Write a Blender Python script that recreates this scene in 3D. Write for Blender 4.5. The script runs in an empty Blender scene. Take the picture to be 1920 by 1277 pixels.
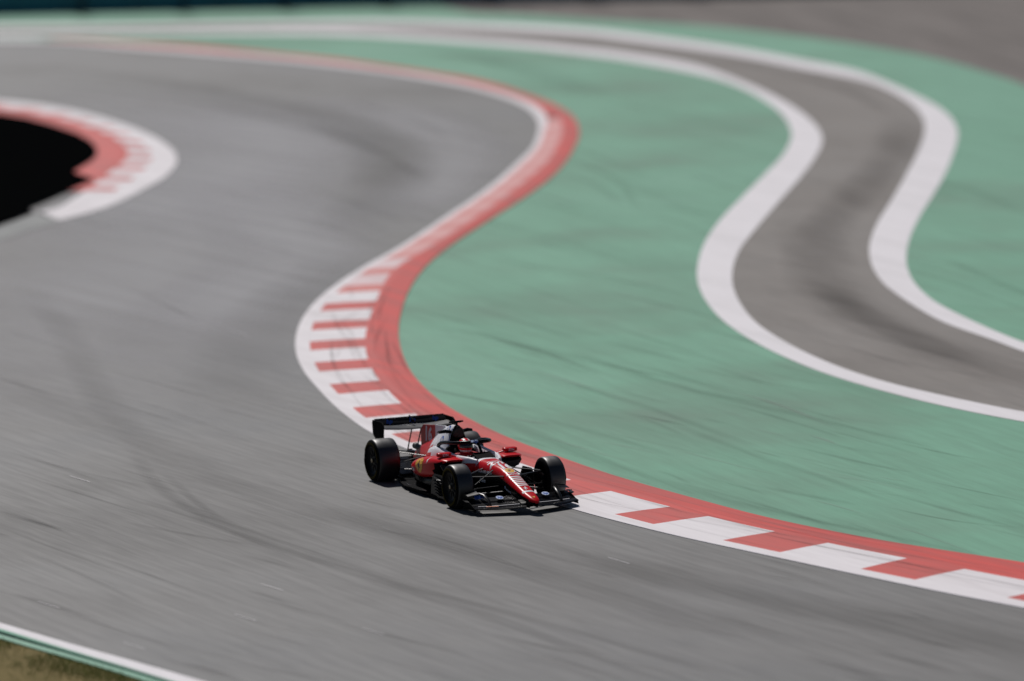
import bpy, bmesh, math, random
import numpy as np
from mathutils import Vector, Matrix
from mathutils.bvhtree import BVHTree
from mathutils.geometry import tessellate_polygon

random.seed(7)
SC = bpy.context.scene
COL = SC.collection

# ------------------------------------------------------------------ camera, sky, sun, exposure
F_PX, PCX, PCY = 9000.0, 960.0, 638.5
CAM_H, PITCH, ROLL = 12.055, 0.1216, -0.02471
cam_d = bpy.data.cameras.new('camera')
cam = bpy.data.objects.new('camera', cam_d)
COL.objects.link(cam)
cam_d.sensor_width = 36.0
cam_d.lens = F_PX / 1920 * 36
cam_d.clip_start, cam_d.clip_end = 1.0, 6000
cam.matrix_world = Matrix.Translation((0, 0, CAM_H)) @ Matrix.Rotation(math.pi / 2 - PITCH, 4, 'X') @ Matrix.Rotation(ROLL, 4, 'Z')
cam_d.dof.use_dof = True
cam_d.dof.focus_distance = 77.3
cam_d.dof.aperture_fstop = 0.42
SC.camera = cam

SUN_EL = math.radians(50.0)
SUN_AZ = math.atan2(0.943, -0.334)            # direction TOWARDS the sun in the ground plane (from +X)
world = bpy.data.worlds.new('World')
SC.world = world
world.use_nodes = True
wn = world.node_tree.nodes
sky = wn.new('ShaderNodeTexSky')
sky.sky_type = 'NISHITA'
sky.sun_disc = False
sky.sun_elevation = SUN_EL
sky.sun_rotation = math.pi / 2 - SUN_AZ
sky.air_density, sky.dust_density = 0.7, 0.5
world.node_tree.links.new(sky.outputs[0], wn['Background'].inputs[0])
wn['Background'].inputs[1].default_value = 0.05
sun_d = bpy.data.lights.new('sun', 'SUN')
sun_d.energy = 5.0
sun_d.angle = math.radians(0.5)
sun_d.color = (1.0, 0.955, 0.92)
sun = bpy.data.objects.new('sun', sun_d)
COL.objects.link(sun)
to_sun = Vector((math.cos(SUN_AZ) * math.cos(SUN_EL), math.sin(SUN_AZ) * math.cos(SUN_EL), math.sin(SUN_EL)))
sun.rotation_euler = to_sun.to_track_quat('Z', 'Y').to_euler()
sun.location = (0, 150, 60)
SC.view_settings.view_transform = 'Standard'
SC.view_settings.look = 'None'
SC.view_settings.exposure = -0.64
SC.view_settings.gamma = 1.0
SC.cycles.transparent_max_bounces = 48
SC.view_settings.use_curve_mapping = False

# ------------------------------------------------------------------ helpers
def gp(px, py):
    """ground point (z=0) that the photograph shows at pixel (px, py) of its 1920 x 1277 frame"""
    u, v = px - PCX, py - PCY
    c, s = math.cos(ROLL), math.sin(ROLL)
    u, v = c * u + s * v, -s * u + c * v
    cp, sp = math.cos(PITCH), math.sin(PITCH)
    dx, dy, dz = u / F_PX, cp - v / F_PX * sp, -sp - v / F_PX * cp
    t = -CAM_H / dz
    return np.array([dx * t, dy * t])

def spline(pts, step=6.0):
    """centripetal Catmull-Rom through pixel points, resampled"""
    P = [np.array(p, float) for p in pts]
    P = [2 * P[0] - P[1]] + P + [2 * P[-1] - P[-2]]
    out = []
    for i in range(1, len(P) - 2):
        p0, p1, p2, p3 = P[i - 1:i + 3]
        d = lambda a, b: max(np.linalg.norm(b - a) ** 0.5, 1e-4)
        t0 = 0.0; t1 = t0 + d(p0, p1); t2 = t1 + d(p1, p2); t3 = t2 + d(p2, p3)
        n = max(2, int(np.linalg.norm(p2 - p1) / step))
        for k in range(n):
            t = t1 + (t2 - t1) * k / n
            A1 = (t1 - t) / (t1 - t0) * p0 + (t - t0) / (t1 - t0) * p1
            A2 = (t2 - t) / (t2 - t1) * p1 + (t - t1) / (t2 - t1) * p2
            A3 = (t3 - t) / (t3 - t2) * p2 + (t - t2) / (t3 - t2) * p3
            B1 = (t2 - t) / (t2 - t0) * A1 + (t - t0) / (t2 - t0) * A2
            B2 = (t3 - t) / (t3 - t1) * A2 + (t - t1) / (t3 - t1) * A3
            out.append((t2 - t) / (t2 - t1) * B1 + (t - t1) / (t2 - t1) * B2)
    out.append(P[-2])
    return out

def gline(pts, step=6.0):
    return np.array([gp(*q) for q in spline(pts, step)])

def resample(A, step):
    s = np.r_[0, np.cumsum(np.hypot(*np.diff(A, axis=0).T))]
    n = max(2, int(round(s[-1] / step)))
    t = np.linspace(0, s[-1], n + 1)
    return np.stack([np.interp(t, s, A[:, 0]), np.interp(t, s, A[:, 1])], -1), t

def smooth(a, n):
    k = np.ones(2 * n + 1) / (2 * n + 1)
    pad = np.r_[np.repeat(a[:1], n, 0), a, np.repeat(a[-1:], n, 0)]
    if a.ndim == 1:
        return np.convolve(pad, k, 'valid')
    return np.stack([np.convolve(pad[:, i], k, 'valid') for i in range(a.shape[1])], -1)

def pair(A, B):
    """for every point of A the nearest of B, going forward only"""
    out, j = [], 0
    for a in A:
        d = np.hypot(*(B[j:] - a).T)
        j = j + int(np.argmin(d[:max(5, len(d))]))
        out.append(B[j])
    return smooth(np.array(out), 2)

def tag(o, label=None, cat=None, group=None, kind=None):
    if label: o['label'] = label
    if cat: o['category'] = cat
    if group: o['group'] = group
    if kind: o['kind'] = kind
    return o

def empty(name, loc=(0, 0, 0), rz=0.0, parent=None):
    o = bpy.data.objects.new(name, None)
    COL.objects.link(o)
    o.location = loc
    o.rotation_euler = (0, 0, rz)
    o.empty_display_size = 0.2
    if parent: o.parent = parent
    return o

def obj(name, verts, faces, mats, parent=None, fmat=None, smooth_ang=None, bevel=0.0):
    me = bpy.data.meshes.new(name)
    me.from_pydata([tuple(v) for v in verts], [], [tuple(f) for f in faces])
    if not isinstance(mats, (list, tuple)): mats = [mats]
    for m in mats: me.materials.append(m)
    if fmat is not None:
        for p in me.polygons:
            p.material_index = fmat(p.center) if callable(fmat) else fmat[p.index]
    bm = bmesh.new(); bm.from_mesh(me)
    bmesh.ops.recalc_face_normals(bm, faces=bm.faces)
    if bevel:
        bmesh.ops.bevel(bm, geom=list(bm.edges), offset=bevel, segments=2, affect='EDGES', profile=0.6)
    if smooth_ang is not None:
        for f in bm.faces: f.smooth = True
        for e in bm.edges:
            if len(e.link_faces) == 2 and e.calc_face_angle(0) > math.radians(smooth_ang): e.smooth = False
    bm.to_mesh(me); bm.free(); me.update()
    o = bpy.data.objects.new(name, me)
    COL.objects.link(o)
    if parent: o.parent = parent
    return o

def sheet(name, loop, z, mat, parent=None):
    """flat polygon from a 2-D world outline"""
    P = [Vector((p[0], p[1], 0)) for p in loop]
    tris = tessellate_polygon([P])
    o = obj(name, [(p.x, p.y, z) for p in P], tris, mat, parent)
    me = o.data
    if sum(p.normal.z for p in me.polygons) < 0: me.flip_normals()
    return o

def ribbon(name, A, B, prof, mat, parent=None, skirt=0.0, fmat=None):
    """strip between world curves A and B; prof = [(t, z), ...] across it; closed down to z=skirt level"""
    n, k = len(A), len(prof)
    V, Fc = [], []
    for a, b in zip(A, B):
        for t, z in prof:
            p = a + (b - a) * t
            V.append((p[0], p[1], z))
    for i in range(n - 1):
        for j in range(k - 1):
            Fc.append((i * k + j, i * k + j + 1, (i + 1) * k + j + 1, (i + 1) * k + j))
    if skirt is not None and skirt > 0:
        base = len(V)
        for a, b in zip(A, B):
            V.append((a[0], a[1], prof[0][1] - skirt)); V.append((b[0], b[1], prof[-1][1] - skirt))
        for i in range(n - 1):
            Fc.append((i * k, (i + 1) * k, base + 2 * i + 2, base + 2 * i))
            Fc.append((i * k + k - 1, base + 2 * i + 1, base + 2 * i + 3, (i + 1) * k + k - 1))
        for i in (0, n - 1):
            Fc.append([i * k + j for j in range(k)] + [base + 2 * i + 1, base + 2 * i])
    return obj(name, V, Fc, mat, parent, fmat)

# ------------------------------------------------------------------ materials
def mat_new(name):
    m = bpy.data.materials.new(name)
    m.use_nodes = True
    nt = m.node_tree
    return m, nt, nt.nodes['Principled BSDF']

def N(nt, typ, **kw):
    n = nt.nodes.new(typ)
    for k, v in kw.items():
        setattr(n, k, v)
    return n

def ramp(nt, src, stops):
    r = N(nt, 'ShaderNodeValToRGB')
    el = r.color_ramp.elements
    el[0].position, el[0].color = stops[0][0], (*[stops[0][1]] * 3, 1)
    el[1].position, el[1].color = stops[-1][0], (*[stops[-1][1]] * 3, 1)
    for p, v in stops[1:-1]:
        e = el.new(p); e.color = (v, v, v, 1)
    nt.links.new(src, r.inputs[0])
    return r.outputs[0]

def mixc(nt, fac, a, b, mode='MIX'):
    m = N(nt, 'ShaderNodeMix', data_type='RGBA', blend_type=mode)
    for sock, v in ((m.inputs[0], fac), (m.inputs[6], a), (m.inputs[7], b)):
        if isinstance(v, (int, float)): sock.default_value = v
        elif isinstance(v, tuple): sock.default_value = (*v, 1)
        else: nt.links.new(v, sock)
    return m.outputs[2]

def streak_dir(px, py, dx=43.0, dy=12.5):
    d = gp(px + dx, py + dy) - gp(px, py)
    return math.atan2(d[1], d[0])

def noise(nt, coord, ang, along, across, detail=3.0, rough=0.6):
    """noise drawn out along a world direction: scales are per metre along / across"""
    rot = N(nt, 'ShaderNodeVectorRotate', rotation_type='Z_AXIS')
    rot.inputs['Angle'].default_value = -ang
    nt.links.new(coord, rot.inputs['Vector'])
    mp = N(nt, 'ShaderNodeMapping')
    mp.inputs['Scale'].default_value = (along, across, 1)
    nt.links.new(rot.outputs[0], mp.inputs['Vector'])
    t = N(nt, 'ShaderNodeTexNoise')
    t.inputs['Scale'].default_value = 1.0
    t.inputs['Detail'].default_value = detail
    t.inputs['Roughness'].default_value = rough
    nt.links.new(mp.outputs[0], t.inputs['Vector'])
    return t.outputs[0]

def ground_mat(name, base, dark, light, ang, rough=(0.6, 0.85), fine=0.35, spec=0.4, patch=None, patch_amt=0.0,
               coarse=(0.10, 0.9), finesc=(0.8, 18.0)):
    m, nt, b = mat_new(name)
    co = N(nt, 'ShaderNodeTexCoord').outputs['Object']
    n1 = noise(nt, co, ang, coarse[0], coarse[1], 3.0)
    n2 = noise(nt, co, ang, finesc[0], finesc[1], 3.0, 0.7)
    n3 = noise(nt, co, 0.0, 0.09, 0.09, 4.0)
    c = mixc(nt, ramp(nt, n1, [(0.3, 0), (0.7, 1)]), dark, light)
    c = mixc(nt, 0.45, c, base)
    c = mixc(nt, fine, c, mixc(nt, ramp(nt, n2, [(0.25, 0.0), (0.75, 1.0)]), tuple(x * 0.45 for x in base), tuple(min(1, x * 1.5) for x in base)))
    if patch:
        c = mixc(nt, mixc(nt, 1.0, ramp(nt, n3, [(0.48, 0), (0.68, patch_amt)]), ramp(nt, n1, [(0.25, 0.5), (0.7, 1)]), 'MULTIPLY'), c, patch)
    nt.links.new(c, b.inputs['Base Color'])
    mr = N(nt, 'ShaderNodeMapRange')
    nt.links.new(n3, mr.inputs[0])
    mr.inputs[1].default_value, mr.inputs[2].default_value = 0.35, 0.65
    mr.inputs[3].default_value, mr.inputs[4].default_value = rough
    nt.links.new(mr.outputs[0], b.inputs['Roughness'])
    b.inputs['Specular IOR Level'].default_value = spec
    return m

def paint_mat(name, col, wear, ang, amt=0.5, rough=0.55, coarse=(0.12, 1.6), lo=0.45, hi=0.75):
    m, nt, b = mat_new(name)
    co = N(nt, 'ShaderNodeTexCoord').outputs['Object']
    n1 = noise(nt, co, ang, coarse[0], coarse[1], 4.0, 0.65)
    n2 = noise(nt, co, ang, 0.7, 11.0, 3.0, 0.7)
    c = mixc(nt, ramp(nt, n1, [(lo, 0), (hi, amt)]), col, wear)
    c = mixc(nt, 0.12, c, mixc(nt, ramp(nt, n2, [(0.3, 0), (0.7, 1)]), tuple(x * 0.5 for x in col), tuple(min(x * 1.3, 0.9) for x in col)))
    nt.links.new(c, b.inputs['Base Color'])
    b.inputs['Roughness'].default_value = rough
    b.inputs['Specular IOR Level'].default_value = 0.35
    return m

def solid(name, col, rough=0.4, metal=0.0, coat=0.0, spec=0.5, var=0.12, scale=9.0):
    m, nt, b = mat_new(name)
    co = N(nt, 'ShaderNodeTexCoord').outputs['Object']
    t = N(nt, 'ShaderNodeTexNoise')
    t.inputs['Scale'].default_value = scale
    t.inputs['Detail'].default_value = 4
    nt.links.new(co, t.inputs['Vector'])
    c = mixc(nt, ramp(nt, t.outputs[0], [(0.3, 0), (0.7, 1)]), tuple(x * (1 - var) for x in col), tuple(min(1, x * (1 + var)) for x in col))
    nt.links.new(c, b.inputs['Base Color'])
    mr = N(nt, 'ShaderNodeMapRange')
    nt.links.new(t.outputs[0], mr.inputs[0])
    mr.inputs[3].default_value, mr.inputs[4].default_value = rough * 0.8, min(1, rough * 1.2)
    nt.links.new(mr.outputs[0], b.inputs['Roughness'])
    b.inputs['Metallic'].default_value = metal
    b.inputs['Coat Weight'].default_value = coat
    b.inputs['Coat Roughness'].default_value = 0.08
    b.inputs['Specular IOR Level'].default_value = spec
    return m

def mark_mat(name, col, strength, ang, along=0.25, across=6.0, low=0.25):
    m, nt, b = mat_new(name)
    co = N(nt, 'ShaderNodeTexCoord')
    n1 = noise(nt, co.outputs['Object'], ang, along, across, 3.0)
    at = N(nt, 'ShaderNodeAttribute', attribute_name='fade')
    mu = N(nt, 'ShaderNodeMath', operation='MULTIPLY')
    nt.links.new(ramp(nt, n1, [(0.3, low * strength), (0.7, strength)]), mu.inputs[0])
    nt.links.new(at.outputs['Fac'], mu.inputs[1])
    nt.links.new(mu.outputs[0], b.inputs['Alpha'])
    b.inputs['Base Color'].default_value = (*col, 1)
    b.inputs['Roughness'].default_value = 0.8
    b.inputs['Specular IOR Level'].default_value = 0.2
    return m

A_TRACK = streak_dir(800, 900)
A_GREEN = streak_dir(1250, 500)
A_ROAD = streak_dir(1550, 500)
A_GRAV = streak_dir(1650, 60)
A_FAR = streak_dir(300, 200)
M = {}
M['asphalt'] = ground_mat('track asphalt', (0.138, 0.136, 0.131), (0.102, 0.100, 0.096), (0.170, 0.168, 0.165), A_TRACK,
                          rough=(0.50, 0.72), fine=0.60, spec=0.5, coarse=(0.08, 1.1), finesc=(0.40, 7.0))
M['green'] = ground_mat('green painted runoff', (0.138, 0.345, 0.230), (0.112, 0.290, 0.192), (0.165, 0.395, 0.268), A_GREEN,
                        rough=(0.6, 0.8), fine=0.24, spec=0.35, patch=(0.16, 0.235, 0.185), patch_amt=0.8, coarse=(0.07, 0.8), finesc=(0.35, 5))
M['service'] = ground_mat('service road asphalt', (0.212, 0.196, 0.180), (0.176, 0.162, 0.150), (0.240, 0.222, 0.205), A_ROAD,
                          rough=(0.65, 0.85), fine=0.28, spec=0.3, finesc=(0.4, 6))
M['gravel'] = ground_mat('grey gravel', (0.205, 0.188, 0.176), (0.145, 0.132, 0.124), (0.255, 0.236, 0.222), A_GRAV,
                         rough=(0.9, 1.0), fine=0.6, spec=0.1, coarse=(0.02, 0.55), finesc=(0.05, 2.2))
M['white'] = paint_mat('white line paint', (0.82, 0.79, 0.815), (0.55, 0.53, 0.535), A_GREEN, 0.45)
M['kerb_white'] = paint_mat('white kerb paint', (0.82, 0.78, 0.80), (0.48, 0.43, 0.435), A_TRACK, 0.5)
M['kerb_red'] = paint_mat('red kerb paint', (0.62, 0.062, 0.046), (0.32, 0.095, 0.08), A_TRACK, 0.65, lo=0.38, hi=0.7)
M['kerb_strip'] = paint_mat('red kerb strip paint', (0.66, 0.058, 0.040), (0.30, 0.085, 0.075), A_TRACK, 0.7, lo=0.40, hi=0.68, coarse=(0.08, 2.2))
M['verge_green'] = paint_mat('green kerb paint', (0.18, 0.42, 0.29), (0.12, 0.26, 0.18), A_TRACK, 0.5)
M['groove'] = solid('dark groove', (0.02, 0.06, 0.04), 0.9)
M['infield'] = solid('near-black infield surface', (0.0025, 0.0028, 0.003), 1.0, spec=0.0)  # one even near-black colour over the whole infield
M['soil'] = ground_mat('dry verge soil', (0.18, 0.14, 0.06), (0.12, 0.11, 0.035), (0.24, 0.185, 0.09), A_TRACK, rough=(0.9, 1.0), spec=0.1, fine=0.5,
                       patch=(0.075, 0.10, 0.025), patch_amt=0.8, coarse=(0.4, 2.5), finesc=(1.5, 14))
M['belt'] = solid('dark blue barrier belt', (0.016, 0.15, 0.215), 0.55, var=0.2, scale=0.6)
M['steel'] = solid('dark galvanised steel', (0.03, 0.03, 0.032), 0.5, metal=0.3)

# ------------------------------------------------------------------ traced curves (pixels of the photograph -> ground)
E_PX = [(-420, 76), (-200, 76.5), (0, 77.5), (125, 80), (250, 91), (475, 109), (641, 126), (771, 144), (900, 169.5), (964, 190.5), (997, 210), (1010, 231), (1008, 253),
        (997, 278), (969, 306), (927, 343), (885, 374), (842, 402), (790, 437), (739, 469), (683, 500), (630, 534), (589, 568.5), (564, 603),
        (554.5, 634), (556, 666), (570, 697), (595, 728), (630, 764), (661, 789), (699, 814), (780, 850), (860, 881), (950, 914), (1020, 938),
        (1090, 960), (1254, 1002), (1395, 1033), (1582, 1073), (1770, 1112), (1920, 1141), (2160, 1190), (2450, 1252)]
D_PX = [(-420, 68), (-200, 70), (0, 72), (125, 74), (250, 80.5), (375, 87.5), (480, 97.5), (641, 113), (771, 131), (900, 152), (997, 181), (1045, 200), (1077, 223), (1086, 252),
        (1076, 278), (1059, 306), (1025, 340), (983, 371), (927, 407), (870, 444), (833, 470), (796, 503), (768, 543), (751, 590), (747, 628),
        (753.5, 663), (771, 700), (796, 729), (833, 760), (880, 788), (960, 826), (1062, 864), (1160, 897), (1301, 937), (1442, 974), (1629, 1012),
        (1770, 1035), (1920, 1058), (2160, 1100), (2450, 1158)]
C_PX = [(1022, 209), (1050, 226), (1054, 246), (1046, 272), (1025.5, 306), (983, 343), (927, 386), (870, 425), (800, 470), (739, 507), (718, 540), (703, 577), (690, 611), (684.6, 640),
        (688, 670), (700, 700), (722, 730), (767, 772), (830, 812), (900, 845), (971, 873), (1062, 901), (1132, 923), (1250, 953), (1320, 970), (1447, 1000),
        (1550, 1022), (1709, 1055), (1826, 1075), (1920, 1094), (2160, 1140), (2450, 1198)]
LL_G = [(-420, 78), (0, 75), (250, 72), (480, 69.5), (641, 71), (771, 76), (900, 84), (1000, 92), (1100, 104), (1160, 112), (1310, 140), (1377, 160), (1425, 184), (1463, 212), (1480, 236), (1484, 257),
        (1470, 288), (1432, 329), (1391, 370), (1346, 418), (1319, 460), (1308, 498), (1308, 530), (1324, 566), (1353, 600), (1404, 636),
        (1466, 668), (1552, 703), (1655, 734), (1776, 764), (1920, 792), (2160, 832), (2450, 876)]
LL_R = [(-420, 66), (0, 63), (250, 60), (480, 57), (641, 57), (771, 64), (900, 73), (1000, 81), (1100, 91), (1160, 98), (1310, 124), (1406, 159), (1453, 181), (1501, 210), (1532, 238), (1542, 263), (1530, 293), (1498, 336),
        (1453, 387), (1412, 435), (1386, 470), (1374, 504), (1374, 535), (1386, 566), (1415, 603), (1466, 638), (1552, 680), (1655, 715), (1776, 744),
        (1920, 773), (2160, 812), (2450, 855)]
RL_R = [(-420, 56), (0, 52), (250, 51), (480, 48), (641, 47), (771, 48), (900, 54), (1000, 59), (1100, 66), (1160, 73), (1360, 101), (1510, 130), (1610, 150), (1649, 162), (1687, 181), (1718, 205), (1732, 226), (1733, 250),
        (1721, 284), (1697, 332), (1669, 380), (1642, 425), (1630, 463), (1634, 496), (1653, 528), (1687, 556), (1759, 600), (1861, 638),
        (1920, 660), (2160, 735), (2450, 810)]
RL_G = [(-420, 44), (0, 40), (250, 39.5), (480, 37.5), (641, 36), (771, 37), (900, 43), (1000, 48), (1100, 54), (1160, 60), (1360, 87), (1510, 114), (1610, 134), (1677, 160), (1722, 181), (1760, 201), (1787, 226), (1796, 250),
        (1790, 281), (1773, 325), (1749, 367), (1722, 411), (1704, 453), (1699, 491), (1711, 526), (1748, 563), (1810, 596), (1872, 624),
        (1920, 643), (2160, 716), (2450, 790)]
TOP_G = [(-420, 26), (0, 26), (480, 19.5), (700, 13.5), (803, 10), (840, 15), (880, 23), (960, 27), (1110, 37), (1260, 45), (1410, 57), (1560, 76), (1710, 100), (1810, 124),
         (1910, 156), (1960, 180), (2060, 245), (2200, 340), (2500, 500)]

def far_narrow(edge, ref, keep):
    out = []
    for p in edge:
        q = min(ref, key=lambda r_: abs(r_[0] - p[0]))
        k = min(1.0, max(0.0, (p[0] - 300) / 700.0)) if p[0] < 1000 and p[1] < 120 else 1.0
        k = keep + (1 - keep) * k
        out.append((p[0], q[1] + (p[1] - q[1]) * k) if p[0] < 1000 and p[1] < 120 else p)
    return out
LL_G = far_narrow(LL_G, LL_R, 0.40)
RL_G = far_narrow(RL_G, RL_R, 0.40)

E, D, Cc = gline(E_PX), gline(D_PX), gline(C_PX)

# ------------------------------------------------------------------ ground sheets
tag(obj('terrain', [(-1500, -300, -0.03), (1500, -300, -0.03), (1500, 3000, -0.03), (-1500, 3000, -0.03)], [(0, 1, 2, 3)], M['gravel']),
    'coarse grey brown gravel ground beyond the green run-off at the far right', 'gravel', kind='structure')
lower = [gp(*q) for q in [(2450, 1700), (900, 1700), (375, 1330), (100, 1245), (-100, 1185), (-420, 1090), (-700, 700), (-700, 200)]]
track = tag(sheet('track', list(E) + lower, 0.0, M['asphalt']), 'grey asphalt race track curving in from the upper left', 'track', kind='structure')
right = [gp(*q) for q in [(2800, 900), (2800, 560)]]
runoff = tag(sheet('runoff', list(D) + right + list(gline(TOP_G))[::-1], 0.004, M['green']),
             'green painted asphalt run-off between kerb and gravel', 'run-off', kind='structure')
A, _ = resample(smooth(gline(LL_R), 1), 1.0)
B = pair(A, resample(gline(RL_R), 0.4)[0])
road_l, road_r = gline(LL_G), gline(RL_G)
Aq, _ = resample((gline(LL_G) * 0.5 + 0.5 * gline(LL_G)), 1.0)
road_loop = list(0.5 * (resample(gline(LL_R), 0.5)[0] + pair(resample(gline(LL_R), 0.5)[0], resample(gline(LL_G), 0.3)[0]))) + \
            list(0.5 * (resample(gline(RL_R), 0.5)[0] + pair(resample(gline(RL_R), 0.5)[0], resample(gline(RL_G), 0.3)[0])))[::-1]
service = tag(sheet('service_road', road_loop, 0.008, M['service']), 'narrow brown grey service road winding between two white lines', 'road', kind='structure')
for pa, pb, lab in ((LL_R, LL_G, 'thick white line along the inner side of the winding service road'),
                    (RL_R, RL_G, 'thick white line along the outer side of the winding service road')):
    a, _ = resample(gline(pa), 0.5)
    b = pair(a, resample(gline(pb), 0.2)[0])
    tag(ribbon('white_line', a, b, [(0, 0.012), (1, 0.012)], M['white']), lab, 'white line', kind='structure')

# ------------------------------------------------------------------ kerb with painted blocks
i0 = int(np.argmin(np.hypot(*(E - gp(60, 78.5)).T)))
Ek, Es = resample(E[i0:], 0.25)
Dk = pair(Ek, resample(D, 0.12)[0])
wid = np.hypot(*(Dk - Ek).T)
Cd = resample(Cc, 0.12)[0]
fC = np.array([np.min(np.hypot(*(Cd - e).T)) for e in Ek]) / wid
iC = int(np.argmin(np.hypot(*(Ek - gp(1005, 222)).T)))
fC[:iC] = fC[iC]
fC = smooth(np.clip(fC, 0.25, 0.85), 10)
fW = np.full(len(Ek), 0.14)
fW[:iC] = 0.42
fW = smooth(fW, 24)
fC = np.maximum(fC, fW + 0.02)
lerp = lambda f: Ek + (Dk - Ek) * f[:, None]
Wk, Ck = lerp(fW), lerp(fC)
kerb = empty('kerb')
tag(kerb, 'long red and white kerb sweeping round the green run-off under the car', 'kerb', kind='structure')
ribbon('edge_line', Ek, Wk, [(0, 0.012), (1, 0.016)], M['kerb_white'], kerb, skirt=0.02)
ribbon('kerb_strip', np.r_[Wk[:iC], Ck[iC:]], Dk, [(0, 0.045), (0.25, 0.05), (1, 0.03)], M['kerb_strip'], kerb, skirt=0.04)
# blocks: a white one begins by the car's front wing; 3.42 m to a pair
s_ref = Es[int(np.argmin(np.hypot(*(Ck - gp(1135, 923)).T)))]
PER, WH = 3.42, 2.1
PER = 3.53
s = s_ref - math.ceil((s_ref - Es[iC]) / PER) * PER
def block(parent, s0, s1, mat, Sarr, In, Out, hi):
    i, j = np.searchsorted(Sarr, s0), np.searchsorted(Sarr, s1)
    if j - i < 1 or i < 0: return
    j = min(j, len(Sarr) - 1)
    idx = list(range(i, j + 1, 2))
    if idx[-1] != j: idx.append(j)
    if len(idx) < 2: return
    ribbon('kerb_block', In[idx], Out[idx], [(0, 0.014), (0.5, 0.034), (1, hi)], mat, parent, skirt=0.012)
M['faded_white'] = paint_mat('faded pinkish white kerb paint', (0.70, 0.36, 0.345), (0.58, 0.22, 0.2), A_TRACK, 0.5)
M['faded_red'] = paint_mat('faded pale red kerb paint', (0.66, 0.24, 0.22), (0.52, 0.18, 0.165), A_TRACK, 0.5)
M['half_white'] = paint_mat('rubbed white kerb paint', (0.74, 0.57, 0.58), (0.52, 0.33, 0.32), A_TRACK, 0.5)
M['half_red'] = paint_mat('rubbed red kerb paint', (0.64, 0.17, 0.145), (0.5, 0.18, 0.17), A_TRACK, 0.5)
s_full = Es[int(np.argmin(np.hypot(*(Ck - gp(715, 550)).T)))]
while s < Es[-1] - 1:
    if s > s_ref - 0.1: PER = 3.38
    lv = 'kerb' if s + WH > s_full else ('half' if s + WH > s_full - 7 else 'faded')
    if s > Es[iC]:
        block(kerb, s, s + WH, M[lv + '_white'], Es, Wk, Ck, 0.046)
    if s + WH > Es[iC]:
        block(kerb, s + WH, s + PER, M[lv + '_red'], Es, Wk, Ck, 0.046)
    s += PER

# rubber dragged along the kerb
rk = random.Random(11)
KV, KF, KA = [], [], []
kp = [(0.0, 0.014), (0.14, 0.018), (0.6, 0.050), (0.8, 0.049), (1.0, 0.032)]
for _ in range(110):
    sc = s_ref + rk.uniform(-34, 24)
    L, w, f0 = rk.uniform(2, 9), rk.uniform(0.03, 0.12), rk.uniform(0.22, 0.95)
    df = rk.gauss(0, 0.12)
    ia, ib = np.searchsorted(Es, sc), np.searchsorted(Es, sc + L)
    if ib >= len(Es) - 1 or ib - ia < 4: continue
    amp, b0, nn_ = rk.uniform(0.35, 1), len(KV), 0
    for i in range(ia, ib, 2):
        u = (i - ia) / (ib - ia)
        f = min(0.97, max(0.03, f0 + df * u))
        d = (Dk[i] - Ek[i]); wl = np.hypot(*d)
        for v in (-1, 0, 1):
            ff = f + v * w / 2 / wl
            p = Ek[i] + d * ff
            fz = [0.0, fW[i], fC[i], fC[i] + 0.3 * (1 - fC[i]), 1.0]
            KV.append((p[0], p[1], float(np.interp(ff, fz, [0.018, 0.022, 0.056, 0.056, 0.040])))); KA.append(amp * math.sin(math.pi * min(1, u * 1.02)) * (1 - abs(v)))
        nn_ += 1
    for i in range(nn_ - 1):
        for v in (0, 1): KF.append((b0 + i * 3 + v, b0 + i * 3 + v + 1, b0 + i * 3 + v + 4, b0 + i * 3 + v + 3))
M['kerb_rubber'] = mark_mat('rubber dragged over the kerb', (0.07, 0.05, 0.047), 0.42, A_TRACK, 0.3, 4)
ks = obj('rubber_streaks', KV, KF, M['kerb_rubber'], kerb)
ks.data.attributes.new('fade', 'FLOAT', 'POINT').data.foreach_set('value', KA)
ks['kind'] = 'stuff'

# far part of the track edge beyond the kerb's end: plain white line
fe, _ = resample(E[:i0 + 1], 1.0)
fd = pair(fe, resample(D, 0.3)[0])
tag(ribbon('white_line', fe, fe + (fd - fe) * 0.9, [(0, 0.012), (1, 0.012)], M['white']),
    'far white edge line of the track where the kerb ends at the upper left', 'white line', kind='structure')

# hairpin on the left: kerb round the black infield
HO = [(-420, 176), (-150, 181), (0, 189), (97, 200), (182, 218), (255, 242), (303, 265), (328, 287), (331, 305), (311, 330), (267, 356), (218, 381), (170, 398), (112, 413)]
HI = [(-420, 196), (-150, 201), (0, 214), (49, 222), (97, 235), (146, 252), (172, 268), (183, 283), (180, 296), (164, 309), (136, 325), (110, 345), (85, 366), (55, 392)]
ho, hs = resample(gline(HO), 0.25)
hi_ = pair(ho, resample(gline(HI), 0.1)[0])
hw = ho + (hi_ - ho) * 0.30
hc = ho + (hi_ - ho) * 0.60
kerb2 = empty('kerb')
tag(kerb2, 'short red and white kerb round the black infield at the left edge', 'kerb', kind='structure')
ribbon('edge_line', ho, hw, [(0, 0.012), (1, 0.016)], M['kerb_white'], kerb2, skirt=0.02)
j_end = int(np.argmin(np.hypot(*(ho - gp(262, 359)).T)))
ribbon('kerb_strip', hc[:j_end], hi_[:j_end], [(0, 0.045), (0.3, 0.05), (1, 0.03)], M['kerb_strip'], kerb2, skirt=0.04)
s = 0.6
while s < hs[-1]:
    last = s > hs[j_end] - 1.5
    block(kerb2, s, s + WH, M['kerb_white'], hs, hw, hc, 0.046)
    if s + WH < hs[-1]:
        block(kerb2, s + WH, s + PER, M['kerb_white'] if last else M['kerb_red'], hs, hw, hc, 0.046)
    s += PER
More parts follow.
